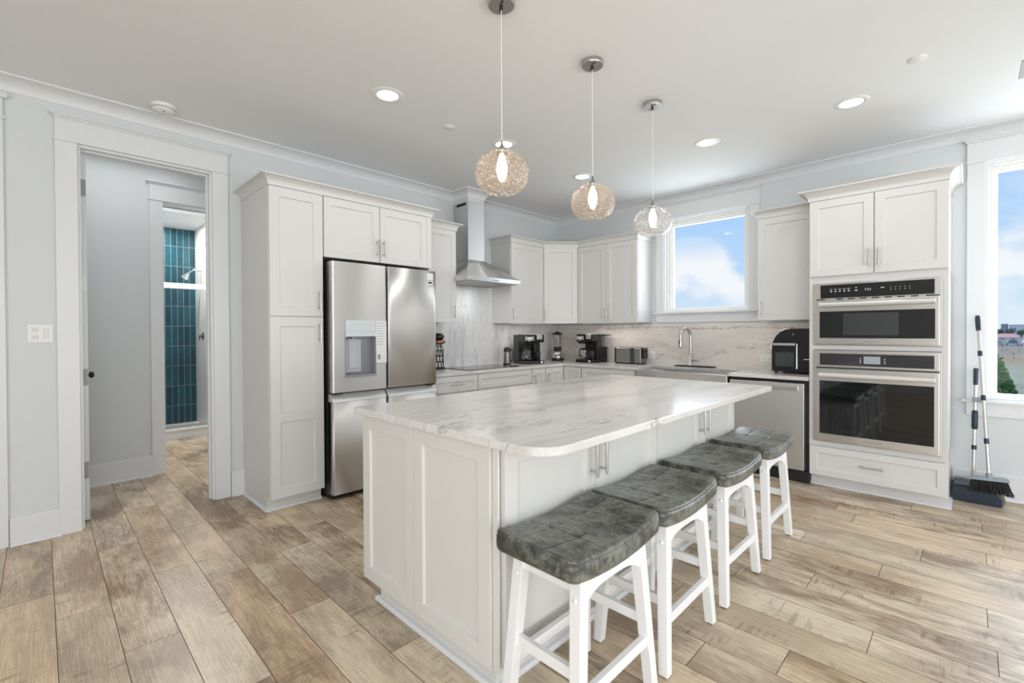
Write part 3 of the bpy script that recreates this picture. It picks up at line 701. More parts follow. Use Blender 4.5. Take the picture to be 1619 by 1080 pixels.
mb.box(-3.61, X1, cut[0]-.008, cut[0], cut[2]-.008, cut[3]).box(-3.61, X1, cut[1], cut[1]+.008, cut[2]-.008, cut[3]).box(-3.61, X1+.006, cut[0]-.008, cut[1]+.008, cut[2]-.014, cut[2]).box(-3.61, X1, cut[0], cut[1], cut[3], cut[3]+.008)
dp = obj('dispenser', mb, plain('dispenser_recess', srgb(150, 152, 156), .35, .3), dl, bevel=.001)
mb = MB(); mb.box(-3.53, X1+.004, cut[0]-.004, cut[1]+.004, 1.33, 1.425).box(-3.53, X1+.008, cut[0]-.004, cut[1]+.004, 1.292, 1.33); o = obj('dispenser_panel', mb, plain('dispenser_silver', srgb(205, 210, 213), .3, .2), dl, bevel=.0015)
mb = MB(); mb.box(-3.606, -3.585, 1.712, 1.86, 1.0, 1.27).box(-3.585, -3.579, 1.75, 1.828, 1.03, 1.275); mb.tube([(-3.58, 1.79, 1.285), (-3.575, 1.79, 1.262)], .012, 10); obj('paddle', mb, plain('paddle_grey', srgb(190, 193, 197), .3, .1), dl, bevel=.004)
mb = MB(); mb.box(-3.535, X1+.0015, 1.962, 2.058, 1.07, 1.42); o = obj('feature_label', mb, 'label', dl); o['label'] = 'pale printed strip label'
mb = MB()
for i in range(9): mb.box(X1+.0015, X1+.0019, 1.97, 2.02+.03*random.random(), 1.40-i*.022, 1.404-i*.022)
mb.box(X1+.0015, X1+.0019, 1.975, 2.0, 1.10, 1.14); pieces('label_print', mb, 'grey', dl)
mb = MB(); mb.box(-3.53, -3.5245, 2.475, 2.545, 1.80, 1.86); mb.box(-3.53, -3.5243, 2.48, 2.54, 1.755, 1.795); o = obj('sticker', mb, 'label', dr); o['label'] = 'white energy stickers'
mb = MB(); mb.box(-3.5243, -3.5239, 2.492, 2.53, 1.768, 1.785); obj('sticker_print', mb, 'gap', dr)
for (a, b_) in ((FY0, FYM-.006), (FYM+.006, FY1)):
    d = obj('door', fdoor(a, b_, .05, .775, None), 'steel', p)
    mb = MB(); mb.hexa([(-3.612, a+.002, .776), (-3.53, a+.002, .776), (-3.53, b_-.002, .776), (-3.612, b_-.002, .776)], [(-3.612, a+.002, .838), (-3.575, a+.002, .838), (-3.575, b_-.002, .838), (-3.612, b_-.002, .838)])
    obj('pocket_handle', mb, plain('pocket_silver', srgb(205, 207, 208), .3, .4), d, bevel=.002)
mb = MB(); mb.box(-4.2, -3.57, FY0+.01, FY1-.01, .012, .05); mb.box(-4.2, -3.6, FY0+.01, FY1-.01, 0, .02); obj('base_grille', mb, 'blackm', p, bevel=.01)
mb = MB(); mb.box(-3.62, -3.54, FY1-.09, FY1-.01, .838, .852); mb.box(-3.62, -3.54, FY0+.01, FY0+.09, .838, .852); pieces('hinge', mb, 'gap', p, bevel=.003)

# range hood --------------------------------------------------------------
p = thing('range_hood', 'stainless steel chimney range hood above the cooktop', 'range hood', (-4.0, 3.51, 1.86))
mb = MB(); hy0, hy1, hx = 3.11, 3.91, -3.71
mb.box(WX+.002, hx, hy0, hy1, 1.868, 1.915)
obj('rim', mb, 'steel', p, bevel=.002)
mb = MB(); mb.hexa([(WX+.002, hy0+.005, 1.915), (hx-.005, hy0+.005, 1.915), (hx-.005, hy1-.005, 1.915), (WX+.002, hy1-.005, 1.915)], [(WX+.002, 3.38, 2.14), (-4.02, 3.38, 2.14), (-4.02, 3.635, 2.14), (WX+.002, 3.635, 2.14)])
obj('canopy', mb, 'steel', p, bevel=.001)
mb = MB(); mb.box(WX+.002, -4.022, 3.384, 3.631, 2.14, 2.80); cw = obj('chimney', mb, 'steel', p, bevel=.0015)
mb = MB(); mb.box(WX+.06, -4.06, 3.382, 3.385, 2.755, 2.785); obj('vent_slot', mb, 'gap', cw)
mb = MB(); mb.box(WX+.03, hx-.03, hy0+.03, hy1-.03, 1.862, 1.869); obj('filter', mb, plain('filter_grey', (.3, .3, .3, 1), .35, 1), p)
mb = MB(); mb.box(hx, hx+.002, 3.46, 3.56, 1.882, 1.892); obj('badge', mb, 'grey', p)

# base cabinets --------------------------------------------------------------
def basecab(name, label, box, loc, fronts, fr, toe, mat='cab', zt=.888):
    p = thing(name, label, 'cabinet', loc); mb = MB(); mb.box(*box, .105, zt); mb.box(*toe, 0, .106); obj('body', mb, mat, p, bevel=.0012)
    for kind, a, b_, z0, z1, pl in fronts:
        mb = MB(); mb.shaker(fr, a, b_, z0, z1, st=.052 if kind == 'drawer' else .058); d = obj(kind, mb, mat, p, bevel=.0012)
        if pl: obj('pull', hpull(fr, *pl[1:], .02) if pl[0] == 'h' else vpull(fr, *pl[1:], .02), 'nickel', d)
    return p
frL = FX(FXL); bt = .880
basecab('base_cabinet', 'white three drawer base cabinet beside the refrigerator', (WX+.002, FXL, 2.608, 3.19), (-3.97, 2.9, 0),
        [('drawer', 2.612, 3.187, .725, bt, ('h', 2.83, 2.985, .80)), ('drawer', 2.612, 3.187, .42, .718, ('h', 2.83, 2.985, .57)), ('drawer', 2.612, 3.187, .11, .413, ('h', 2.83, 2.985, .26))], frL, (WX+.002, FXL-.07, 2.608, 3.19))
basecab('base_cabinet', 'white base cabinet with wide plain drawer front below the cooktop', (WX+.002, FXL, 3.194, 4.024), (-3.97, 3.6, 0),
        [('drawer', 3.198, 4.021, .725, bt, None), ('door', 3.198, 3.607, .11, .718, ('v', 3.58, .52, .67)), ('door', 3.612, 4.021, .11, .718, ('v', 3.64, .52, .67))], frL, (WX+.002, FXL-.07, 3.194, 4.024))
basecab('base_cabinet', 'narrow white base cabinet right of the cooktop cabinet', (WX+.002, FXL, 4.028, 4.27), (-3.97, 4.15, 0), [('door', 4.032, 4.267, .11, bt, ('v', 4.065, .68, .82))], frL, (WX+.002, FXL-.07, 4.028, 4.27))
p = basecab('base_cabinet', 'white corner base cabinet with hinged folding doors', (WX+.002, FXL, 4.274, BY-.002), (-3.97, 4.8, 0), [('door', 4.277, 4.612, .11, bt, ('v', 4.31, .68, .82))], frL, (WX+.002, FXL-.07, 4.274, BY-.002))
mb = MB(); mb.box(FXL, -3.375, 4.636, BY-.002, .105, .888); obj('body_return', mb, 'cab', p); 
mb = MB(); mb.shaker(FY(4.636), -3.64, -3.38, .11, bt, st=.05); obj('door', mb, 'cab', p, bevel=.0012)
frB = FY(4.636)
basecab('base_cabinet', 'grey white base cabinet between corner cabinet and farmhouse sink', (-3.370, -2.635, 4.636, BY-.002), (-3.0, 4.95, 0), [('drawer', -3.362, -2.64, .725, bt, None), ('door', -3.362, -3.003, .11, .718, ('v', -3.03, .52, .67)), ('door', -2.999, -2.64, .11, .718, ('v', -2.97, .52, .67))], frB, (-3.370, -2.635, 4.70, BY-.002))
basecab('sink_cabinet', 'grey white cabinet below the farmhouse sink', (-2.633, -1.645, 4.636, BY-.002), (-2.14, 4.95, 0), [('door', -2.628, -2.141, .11, .60, ('v', -2.17, .42, .57)), ('door', -2.137, -1.65, .11, .60, ('v', -2.11, .42, .57))], frB, (-2.633, -1.645, 4.70, BY-.002), zt=.62)
# dishwasher
p = thing('dishwasher', 'stainless steel dishwasher between sink and oven tower', 'dishwasher', (-1.33, 4.9, 0))
mb = MB(); mb.box(-1.642, -.988, 4.66, BY-.01, .02, .886); obj('tub', mb, 'blackm', p)
mb = MB(); mb.box(-1.632, -1.018, 4.606, 4.66, .112, .862); d = obj('door', mb, plain('dishwasher_steel', (.70, .70, .69, 1), .3, .85), p, bevel=.003)
mb = MB(); mb.box(-1.59, -1.06, 4.598, 4.607, .80, .838); obj('pocket_handle', mb, 'steelx', d, bevel=.004)
mb = MB(); mb.box(-1.642, -.988, 4.64, 4.66, .0, .10); obj('kick_plate', mb, 'blackm', p)
mb = MB()
for i in range(6): mb.box(-1.35+i*.02, -1.34+i*.02, 4.612, 4.64, .8625, .8635)
pieces('marking', mb, 'mark', p)

# worktop (one slab round the corner, cut for sink) --------------------------
poly = [(WX+.002, 2.61), (-3.645, 2.61), (-3.645, 4.615), (-2.622, 4.615), (-2.622, 5.03), (-1.648, 5.03), (-1.648, 4.612), (-.988, 4.612), (-.988, BY-.002), (WX+.002, BY-.002)]
mb = MB(); mb.prism(poly, CH-.032, CH); tag(obj('worktop', mb, 'marble_top', base=(WX, 2.61, CH-.032), bevel=.002), 'white veined stone worktop running around the kitchen corner', 'countertop')
mb = MB(); mb.box(WX+.001, WX+.02, 2.61, 3.146, CH, 1.4245).box(WX+.001, WX+.02, 3.146, 3.974, CH, 1.868).box(WX+.001, WX+.02, 3.974, BY-.022, CH, 1.424)
tag(obj('backsplash', mb, 'splash_l', base=(WX, 2.61, CH)), 'white stone backsplash slab behind the cooktop', 'backsplash')
mb = MB(); mb.box(WX+.02, -.988, BY-.02, BY-.001, CH, 1.41)
tag(obj('backsplash', mb, 'splash_b', base=(WX, BY-.02, CH)), 'beige stone backsplash slab with ragged dark vein behind the sink', 'backsplash')

# farmhouse sink -----------------------------------------------------------
sx0, sx1, sy0, sy1, sz = -2.618, -1.652, 4.592, 5.045, CH-.034
mb = MB(); t_ = .012
mb.box(sx0, sx1, sy0, sy0+.022, .63, sz+.012).box(sx0, sx0+t_, sy0+.022, sy1, .66, sz).box(sx1-t_, sx1, sy0+.022, sy1, .66, sz).box(sx0, sx1, sy1-t_, sy1, .66, sz).box(sx0, sx1, sy0+.022, sy1, .65, .665)
mb.cyl((-2.14, 4.85, .665), .045, .003)
tag(obj('farmhouse_sink', mb, 'steelx', base=(-2.14, 4.8, .63), bevel=.004), 'stainless steel farmhouse sink under the kitchen window', 'sink')
# faucet
p = thing('faucet', 'brushed nickel gooseneck faucet behind the sink', 'faucet', (-2.235, 5.12, CH))
fx, fyy = -2.235, 5.12
mb = MB(); mb.lathe((fx, fyy, CH+.0125), [(0, 0), (.03, 0), (.03, .006), (.023, .012), (.023, .12), (.016, .13), (0, .13)], 24); obj('body', mb, 'nickel', p)
pts = [(fx, fyy, CH+.12), (fx, fyy, CH+.32)]
for i in range(1, 13):
    a = PI*i/12*1.05; r = .075; pts.append((fx-.35*(r-r*math.cos(a)), fyy-.94*(r-r*math.cos(a)), CH+.34+r*1.15*math.sin(a)))
mb = MB(); mb.tube(pts, .014, 16); obj('spout', mb, 'nickel', p)
e = Vector(pts[-1]); d_ = (e-Vector(pts[-2])).normalized()
mb = MB(); mb.tube([e, e+d_*.03, e+d_*.10], [.015, .019, .021], 16); hd = obj('spray_head', mb, 'nickel', p)
mb = MB(); mb.tube([e+d_*.03+Vector((-.004, -.018, 0)), e+d_*.075+Vector((-.004, -.02, 0))], .006, 8); mb.tube([e+d_*.10, e+d_*.106], .018, 12); obj('button', mb, 'black', hd)
mb = MB(); mb.tube([(fx, fyy, CH+.07), (fx+.035, fyy-.01, CH+.075), (fx+.10, fyy-.03, CH+.068)], [.014, .012, .006], 12); obj('handle', mb, 'nickel', p)
mb = MB(); mb.box(-2.40, -1.97, 5.055, 5.175, CH+.0005, CH+.012); tag(obj('drying_mat', mb, 'blackm', base=(-2.2, 5.12, CH), bevel=.004), 'black silicone mat around the faucet base', 'mat')
# cooktop
mb = MB(); mb.box(-4.17, -3.70, 3.12, 3.90, CH+.0005, CH+.006); p = obj('cooktop', mb, 'glassblk', base=(-3.93, 3.51, CH), bevel=.002); tag(p, 'flat black glass cooktop set in the worktop under the hood', 'cooktop')

# island ------------------------------------------------------------------
IZ = .955
p = thing('kitchen_island', 'large white kitchen island cabinet with panelled end', 'island', (-1.68, 2.26, 0))
ix0, ix1, iy0, iy1 = -2.14, -1.192, 1.142, 3.40
mb = MB(); mb.box(ix0, ix1, iy0+.010, iy1, .118, IZ-.032).box(ix0, ix1-.05, iy0, iy0+.0101, .118, IZ-.032).box(ix0+.055, ix1-.06, iy0+.035, iy1-.05, 0, .119); obj('body', mb, 'isl', p, bevel=.0015)
mb = MB(); mb.sweep([(ix0+.055, iy1-.05), (ix0+.055, iy0+.035), (ix1-.06, iy0+.035), (ix1-.06, iy1-.05)], 0, [(0, 0), (.022, 0), (.021, .010), (.015, .018), (0, .021)], side=-1)
mb.sweep([(ix0+.055, iy1-.05), (ix0+.055, iy0+.035), (ix1-.06, iy0+.035), (ix1-.06, iy1-.05)], .100, [(0, 0), (.01, .004), (.014, .018), (0, .018)], side=-1)
o = obj('base_moulding', mb, 'trim', p)
frE = FY(iy0)
for a, b_ in ((-2.152, -1.712), (-1.708, -1.222)):
    mb = MB(); mb.shaker(frE, a, b_, .112, IZ-.036, t=.02, st=.066, rec=.011); obj('end_panel', mb, 'isl', p, bevel=.0015)
mb = MB(); mb.fbox(frE, -1.218, -1.190, .112, IZ-.036, 0, .010); obj('corner_stile', mb, 'isl', p, bevel=.001)
frI = FX(ix1)
for a, b_, ua in ((1.152, 1.704, 1.672), (1.708, 2.272, 1.742), (2.278, 2.838, 2.806), (2.842, 3.395, 2.876)):
    mb = MB(); mb.shaker(frI, a, b_, .118, IZ-.038, st=.066, rec=.010); d = obj('door', mb, 'isl', p, bevel=.0015)
    obj('pull', vpull(frI, ua, .70, .86, .02, .0065, .036), 'nickel', d)
# island worktop with rounded corners
def rrect(x0, x1, y0, y1, rs):
    pts = []
    for (cx, cy, r, a0) in ((x0+rs[0], y0+rs[0], rs[0], PI), (x1-rs[1], y0+rs[1], rs[1], 1.5*PI), (x1-rs[2], y1-rs[2], rs[2], 0), (x0+rs[3], y1-rs[3], rs[3], .5*PI)):
        for i in range(13): a = a0+PI/2*i/12; pts.append((cx+r*math.cos(a), cy+r*math.sin(a)))
    return pts
mb = MB(); mb.prism(rrect(-2.20, -.94, 1.095, 3.44, (.02, .13, .03, .02)), IZ-.032, IZ)
tag(obj('island_worktop', mb, 'marble_isl', base=(-1.57, 2.26, IZ-.032), bevel=.004, angle=50), 'pale veined stone slab topping the island', 'countertop')

# stools --------------------------------------------------------------------
def make_stool():
    root = thing('bar_stool', '', 'stool', (0, 0, 0))
    # seat: long axis y, saddle curved
    hx_, hy_, rc = .170, .270, .032
    def sad(y): t = y/hy_; return .004 + .027*(t*t)
    def edge(n, e=(0, .0015, .0035, .0065, .010, .014)):
        h = [e_ for e_ in e]; k = 1.0
        return h
    def axis(hw, grooves, step):
        a = [-hw+q for q in edge(0)]+[hw-q for q in edge(0)]; x = -hw+.02
        while x < hw-.017: a.append(x); x += step
        for g_ in grooves: a += [g_-.006, g_-.003, g_-.0015, g_, g_+.0015, g_+.003, g_+.006]
        a = sorted(a); out = [a[0]]
        for v in a[1:]:
            if v-out[-1] > .0011: out.append(v)
        out[-1] = hw; return out
    gx, gy = (-.056, .056), (-.092, .092)
    ax, ay = axis(hx_, gx, .0075), axis(hy_, gy, .009)
    def corner(x, y):
        cx, cy = hx_-rc, hy_-rc; dx, dy = abs(x)-cx, abs(y)-cy
        if dx > 0 and dy > 0:
            mx = max(dx, dy); l = math.hypot(dx, dy); f = mx/l
            return math.copysign(cx+dx*f, x), math.copysign(cy+dy*f, y)
        return x, y
    def dist(x, y):
        cx, cy = hx_-rc, hy_-rc; dx, dy = abs(x)-cx, abs(y)-cy
        if dx > 0 and dy > 0: return rc-math.hypot(dx, dy)
        return min(hx_-abs(x), hy_-abs(y))
    vs, fs = [], []; nx_, ny_ = len(ax), len(ay)
    for y0_ in ay:
        for x0_ in ax:
            x, y = corner(x0_, y0_); d = max(0, dist(x, y)); Rr = .009
            z = .628+.006*min(1, max(0, d)/.08)
            if d < Rr: z -= Rr-math.sqrt(max(0, Rr*Rr-(Rr-d)**2))
            if d > .004:
                for c_ in gy: z -= .0028*math.exp(-((y-c_)/.0022)**2)
                for c_ in gx: z -= .0018*math.exp(-((x-c_)/.0022)**2)
                for cy_ in gy:
                    for cx_ in gx: z -= .004*math.exp(-((x-cx_)**2+(y-cy_)**2)/.00018)
            vs.append((x, y, z+sad(y)))
    for j_ in range(ny_-1):
        for i_ in range(nx_-1): q = j_*nx_+i_; fs.append((q, q+1, q+nx_+1, q+nx_))
    loop = [i_ for i_ in range(nx_)]+[j_*nx_+nx_-1 for j_ in range(1, ny_)]+[(ny_-1)*nx_+i_ for i_ in range(nx_-2, -1, -1)]+[j_*nx_ for j_ in range(ny_-2, 0, -1)]
    prev = loop; nl = len(loop)
    for ins, zz in ((.0022, .6135), (.0022, .612), (-.0012, .610), (-.002, .600), (-.002, .575), (.001, .563), (.006, .557), (.03, .556)):
        cur = []
        for q in loop:
            x, y, z = vs[q]; k = Vector((x/hx_, y/hy_)); 
            nxv = Vector((x if abs(x) > hx_-rc-.001 else 0, y if abs(y) > hy_-rc-.001 else 0))
            cx, cy = max(-(hx_-rc), min(hx_-rc, x)), max(-(hy_-rc), min(hy_-rc, y)); nv = Vector((x-cx, y-cy)); nv = nv.normalized() if nv.length > 1e-6 else Vector((0, 0))
            cur.append(len(vs)); vs.append((x-nv.x*ins, y-nv.y*ins, zz+sad(y)))
        for t_ in range(nl): fs.append((prev[t_], prev[(t_+1) % nl], cur[(t_+1) % nl], cur[t_]))
        prev = cur
    fs.append(tuple(prev))
    mb = MB(); mb.add(vs, fs, True); obj('seat', mb, 'leather', root)
    # legs
    def P(sx, sy, z):   # leg centre at height z
        t = (z)/.575; return Vector((sx*(.150-.030*t), sy*(.226-.052*t), z))
    h = .020
    for sx in (-1, 1):
        for sy in (-1, 1):
            a = P(sx, sy, .006); b_ = P(sx, sy, .578 + (.012))
            mb = MB(); q = lambda c, s: [(c.x-s, c.y-s, c.z), (c.x+s, c.y-s, c.z), (c.x+s, c.y+s, c.z), (c.x-s, c.y+s, c.z)]
            mb.hexa(q(a, h*.95), q(b_, h*1.1)); lg = obj('leg', mb, 'stoolw', root, bevel=.002)
            mb = MB(); mb.cyl((a.x, a.y, 0), .013, .0065, 12); obj('foot_pad', mb, 'rubber', lg)
            mb = MB(); 
            c = P(sx, sy, .50); mb.lathe((0, 0, 0), [(.008, 0), (.0075, .003), (.004, .005), (0, .0055)], 12)
            mm = Matrix.Translation((c.x, c.y+sy*(h+.001), c.z)) @ Matrix.Rotation(-sy*PI/2, 4, 'X'); mb.v = [mm @ v for v in mb.v]; obj('screw_cap', mb, 'stoolw', lg)
            mb = MB()
    # aprons: long ones arched
    for sx in (-1, 1):
        x = sx*.127; mb = MB(); yL = .168; top = []; bot = []
        for i in range(13):
            y = -yL+2*yL*i/12; t = y/yL; top.append((y, .562+.010*t*t)); bot.append((y, .472+.040*(1-abs(t)**3.5)))
        poly = [(a, b_) for a, b_ in bot]+[(a, b_) for a, b_ in reversed(top)]
        mb.prism_ax(poly, (lambda u, z, n: (x+n, u, z)), -.010, .010); obj('apron', mb, 'stoolw', root, bevel=.0015)
    for sy in (-1, 1):
        mb = MB(); mb.box(-.11, .11, sy*.178-.010, sy*.178+.010, .515, .575); obj('apron', mb, 'stoolw', root, bevel=.0015)
    for sx in (-1, 1):
        c = P(sx, 1, .20); mb = MB(); mb.box(c.x-.011, c.x+.011, -c.y, c.y, .18, .218); obj('stretcher', mb, 'stoolw', root, bevel=.0015)
    for sy in (-1, 1):
        c = P(1, sy, .27); mb = MB(); mb.box(-c.x, c.x, c.y-.010, c.y+.010, .255, .292); obj('stretcher', mb, 'stoolw', root, bevel=.0015)
    return root
st = make_stool()
SX = -.985
for i, (y, lab) in enumerate(((1.345, 'grey leather saddle bar stool nearest the camera, at the island corner'), (1.900, 'grey leather saddle bar stool second nearest the camera'),
                     (2.522, 'grey leather saddle bar stool third from the camera, beside the island'), (3.17, 'grey leather saddle bar stool farthest away, near the dishwasher'))):
    o = st if i == 0 else copy_tree(st)
    o.location = (SX, y, 0); o.rotation_euler.z = (0.0, 0.01, -.01, .0)[i]; o['label'] = lab; o['group'] = 'bar stools along the island'

# pendants -------------------------------------------------------------------
def pendant(x, y, label, glass, e):
    p = thing('pendant_light', label, 'pendant lamp', (x, y, 1.99), 'pendant lamps over the island')
    mb = MB(); mb.lathe((x, y, CZ), [(0, 0), (.062, 0), (.064, -.004), (.064, -.022), (.062, -.026), (0, -.026)], 48, False)
    cp = obj('canopy', mb, 'nickel', p)
    mb = MB(); 
    for s_ in (-1, 1): mb.cyl((x+s_*.028, y-s_*.02, CZ-.029), .005, .004, 10)
    mb.cyl((x, y, CZ-.045), .008, .02, 12); obj('canopy_screw', mb, 'black', cp)
    mb = MB(); mb.tube([(x, y, CZ-.03), (x, y, 2.235)], .0022, 6); obj('cord', mb, 'white', p)
    mb = MB(); mb.lathe((x, y, 0), [(0, 2.248), (.004, 2.248), (.006, 2.225), (.012, 2.222), (.016, 2.214), (.025, 2.210), (.028, 2.2), (.028, 2.182), (0, 2.182)], 24); obj('socket', mb, 'nickel', p)
    prof = []; R_, H_ = .130, .101
    for i in range(33):
        a = -PI/2+.42+(PI-.42-.16)*i/32
        prof.append((R_*abs(math.cos(a))**.82, 2.090+H_*math.copysign(abs(math.sin(a))**.95, math.sin(a))))
    b0 = prof[0]; prof = [(b0[0]-.010, b0[1]+.004)]+prof
    mb = MB(); mb.lathe((x, y, 0), prof, 56); obj('glass_shade', mb, glass, p)
    mb = MB(); mb.lathe((x, y, 0), [(.012, 2.184), (.014, 2.17), (.024, 2.14), (.027, 2.11), (.022, 2.08), (.012, 2.055), (0, 2.05)], 20); obj('bulb', mb, 'bulb', p)
    l = bpy.data.lights.new('bulb_light', 'POINT'); l.energy = e; l.color = (1, .84, .68); l.shadow_soft_size = .03
    o = bpy.data.objects.new('bulb_light', l); COL.objects.link(o); o.parent = p; o.location = (0, 0, .12-.01)
    return p
pendant(-1.612, 1.572, 'amber glass globe pendant nearest the camera', 'amber', 5.0)
pendant(-1.597, 2.308, 'amber glass globe pendant in the middle of three', 'amber', 5.0)
pendant(-1.590, 3.026, 'clear rippled glass globe pendant in front of the kitchen window', 'ripple', 4.0)

# recessed lights ---------------------------------------------------------
dlab = ['recessed downlight left of the nearest pendant', 'recessed downlight just behind the nearest glass globe', 'recessed downlight just above and left of the middle glass globe',
        'recessed downlight right of the farthest pendant', 'rightmost recessed downlight, above the oven tower']
for (x, y), lab in zip([(-2.79, 1.653), (-2.828, 2.784), (-2.849, 3.937), (-1.59, 3.977), (-.598, 4.003)], dlab):
    p = thing('ceiling_light', lab, 'ceiling light', (x, y, CZ), 'recessed ceiling lights')
    mb = MB(); mb.lathe((x, y, CZ), [(.068, -.002), (.072, -.007), (.085, -.007), (.104, -.002), (.106, 0)], 40); obj('trim_ring', mb, 'white', p)
    mb = MB(); mb.lathe((x, y, CZ), [(0, -.003), (.069, -.003)], 40); obj('diffuser', mb, 'led', p)
    lo = downl(x, y, CZ-.012, 3.2)
    lo.data.energy = 3.2
for (x, y, lab) in ((-2.893, 2.249, 'small flat white cover disc on the ceiling left of the pendants'), (-.227, 3.635, 'small flat white cover disc on the ceiling at right')):
    mb = MB(); mb.lathe((x, y, CZ-.005), [(0, 0), (.042, 0), (.044, .002), (.044, .005)], 32); tag(obj('ceiling_cover', mb, 'ceil', base=(x, y, CZ)), lab, 'sprinkler cover')
x, y = -4.03, .62
p = thing('smoke_detector', 'round white smoke detector on the ceiling near the doorway', 'smoke detector', (x, y, CZ))
mb = MB(); mb.lathe((x, y, CZ), [(.072, 0), (.072, -.012), (.066, -.016), (.064, -.03), (.052, -.042), (0, -.046)], 40); obj('housing', mb, 'white', p)
mb = MB(); mb.lathe((x, y, CZ-.022), [(.0655, 0), (.0665, -.003), (.065, -.006)], 40); obj('vent_ring', mb, 'grey', p)
mb = MB(); mb.box(x+.02, x+.028, y-.004, y+.004, CZ-.047, CZ-.044); obj('indicator', mb, 'gap', p)
# ceiling fan: only a blade tip is in frame
fx_, fy_, fz = 1.02, 2.985, 2.45
p = thing('ceiling_fan', 'white ceiling fan with one blade tip entering at top right', 'ceiling fan', (fx_, fy_, CZ))
mb = MB(); mb.cyl((fx_, fy_, CZ-.05), .07, .05, 24).cyl((fx_, fy_, fz+.06), .014, CZ-.1-fz, 12); obj('downrod', mb, 'white', p)
mb = MB(); mb.lathe((fx_, fy_, fz-.05), [(0, 0), (.07, .01), (.1, .04), (.1, .09), (.05, .12), (0, .12)], 32); obj('motor_housing', mb, 'white', p)
for a in (PI, PI/3, -PI/3):
    mb = MB(); mb.M = Matrix.Translation((fx_, fy_, fz)) @ Matrix.Rotation(a, 4, 'Z')
    mb.hexa([(.09, -.05, -.004), (.87, -.095, -.006), (.87, .095, -.006), (.09, .05, -.004)], [(.09, -.05, .002), (.87, -.095, .002), (.87, .095, .002), (.09, .05, .002)])
    obj('blade', mb, 'satin', p, bevel=.001)

# ------------------------------------------------------------------ things on the counters
def put(mb, x, y, z, rz): 
    m_ = Matrix.Translation((x, y, z)) @ Matrix.Rotation(rz, 4, 'Z'); mb.v = [m_ @ v for v in mb.v]; return mb
# thermal jug
x, y = -4.03, 4.0
p = thing('coffee_press', 'small steel jug with black lid right of the cooktop', 'jug', (x, y, CH))
mb = MB(); mb.lathe((x, y, CH+.012), [(0, 0), (.045, 0), (.047, .01), (.043, .13), (.038, .15), (0, .15)], 28); obj('body', mb, 'steeld', p)
mb = MB(); mb.lathe((x, y, CH), [(0, 0), (.05, 0), (.05, .014), (0, .014)], 28); obj('base', mb, 'black', p)
mb = MB(); mb.lathe((x, y, CH+.155), [(.041, 0), (.042, .03), (.03, .052), (.012, .06), (0, .06)], 28)
mb.box(x-.01, x+.01, y+.03, y+.062, CH+.165, CH+.185); obj('lid', mb, 'black', p)
mb = MB(); pts = [(x+.02, y+.04, CH+.19), (x+.045, y+.06, CH+.17), (x+.045, y+.06, CH+.06), (x+.02, y+.038, CH+.03)]; mb.tube(pts, .007, 8); obj('handle', mb, 'black', p)
# coffee makers
def coffee(label, x, y, rz, group):
    p = thing('coffee_maker', label, 'coffee maker', (x, y, CH), group)
    def o_(name, mb, mat, par=p, bev=0): return obj(name, put(mb, x, y, CH, rz), mat, par, bevel=bev)
    # local: front = -y, width x
    mb = MB(); mb.box(-.14, .14, -.16, .14, 0, .04); o_('base', mb, 'black', p, .008)
    mb = MB(); mb.box(-.14, .14, .02, .14, .04, .36); mb.box(.055, .14, -.06, .03, .04, .28); o_('body', mb, 'black', p, .008)
    mb = MB(); mb.box(-.14, .145, -.15, .03, .265, .365); mb.hexa([(-.13, -.12, .24), (.0, -.12, .24), (.0, .02, .24), (-.13, .02, .24)], [(-.13, -.14, .266), (0.0, -.14, .266), (0, .02, .266), (-.13, .02, .266)]); hd = o_('brew_head', mb, 'black', p, .012)
    mb = MB(); mb.box(-.105, -.03, -.153, -.15, .30, .335); 
    for k in range(3): mb.box(-.128, -.113, -.153, -.15, .292+k*.018, .304+k*.018); mb.box(-.022, -.007, -.153, -.15, .292+k*.018, .304+k*.018)
    mb.box(-.09, -.045, -.153, -.15, .285, .294); o = o_('control_buttons', mb, 'label', hd)
    mb = MB(); mb.box(.035, .115, -.158, -.02, .30, .369); o = o_('silver_lid', mb, plain('silver_plastic', srgb(190, 190, 190), .3, .3), hd, .01)
    # carafe
    mb = MB(); mb.lathe((-.065, -.075, .045), [(0, 0), (.055, 0), (.066, .02), (.068, .055), (.05, .10), (.04, .125), (.043, .14)], 28); ca_ = o_('carafe', mb, 'clear')
    mb = MB(); mb.lathe((-.065, -.075, .18), [(.044, -.03), (.046, 0), (0, .006)], 24); o_('carafe_lid', mb, 'black', ca_)
    mb = MB(); mb.tube([(-.065, -.12, .17), (-.065, -.165, .165), (-.065, -.17, .11), (-.065, -.14, .075)], .008, 8); o_('carafe_handle', mb, 'black', ca_)
    mb = MB(); mb.lathe((.085, -.09, .045), [(0, 0), (.033, 0), (.036, .1), (.037, .105)], 20); o_('pod_cup', mb, plain('dark_cup', (.04, .04, .045, 1), .15), p)
    mb = MB(); mb.box(.085, .115, -.163, -.16, .008, .032); o_('badge', mb, 'white', p)
    return p
coffee('black coffee maker next to the steel jug, left of the blender', -3.98, 4.33, PI/2-.30, 'black coffee makers')
c2 = coffee('black coffee maker between blender and toaster', -3.515, 5.05, -.12, 'black coffee makers')
mb = MB(); mb.box(.142, .20, .02, .135, .20, .345); obj('water_tank', put(mb, -3.515, 5.05, CH, -.12), 'clear', c2, bevel=.004)
mb = MB(); mb.box(.13, .205, .01, .14, .346, .356); obj('tank_lid', put(mb, -3.515, 5.05, CH, -.12), 'black', c2, bevel=.002)
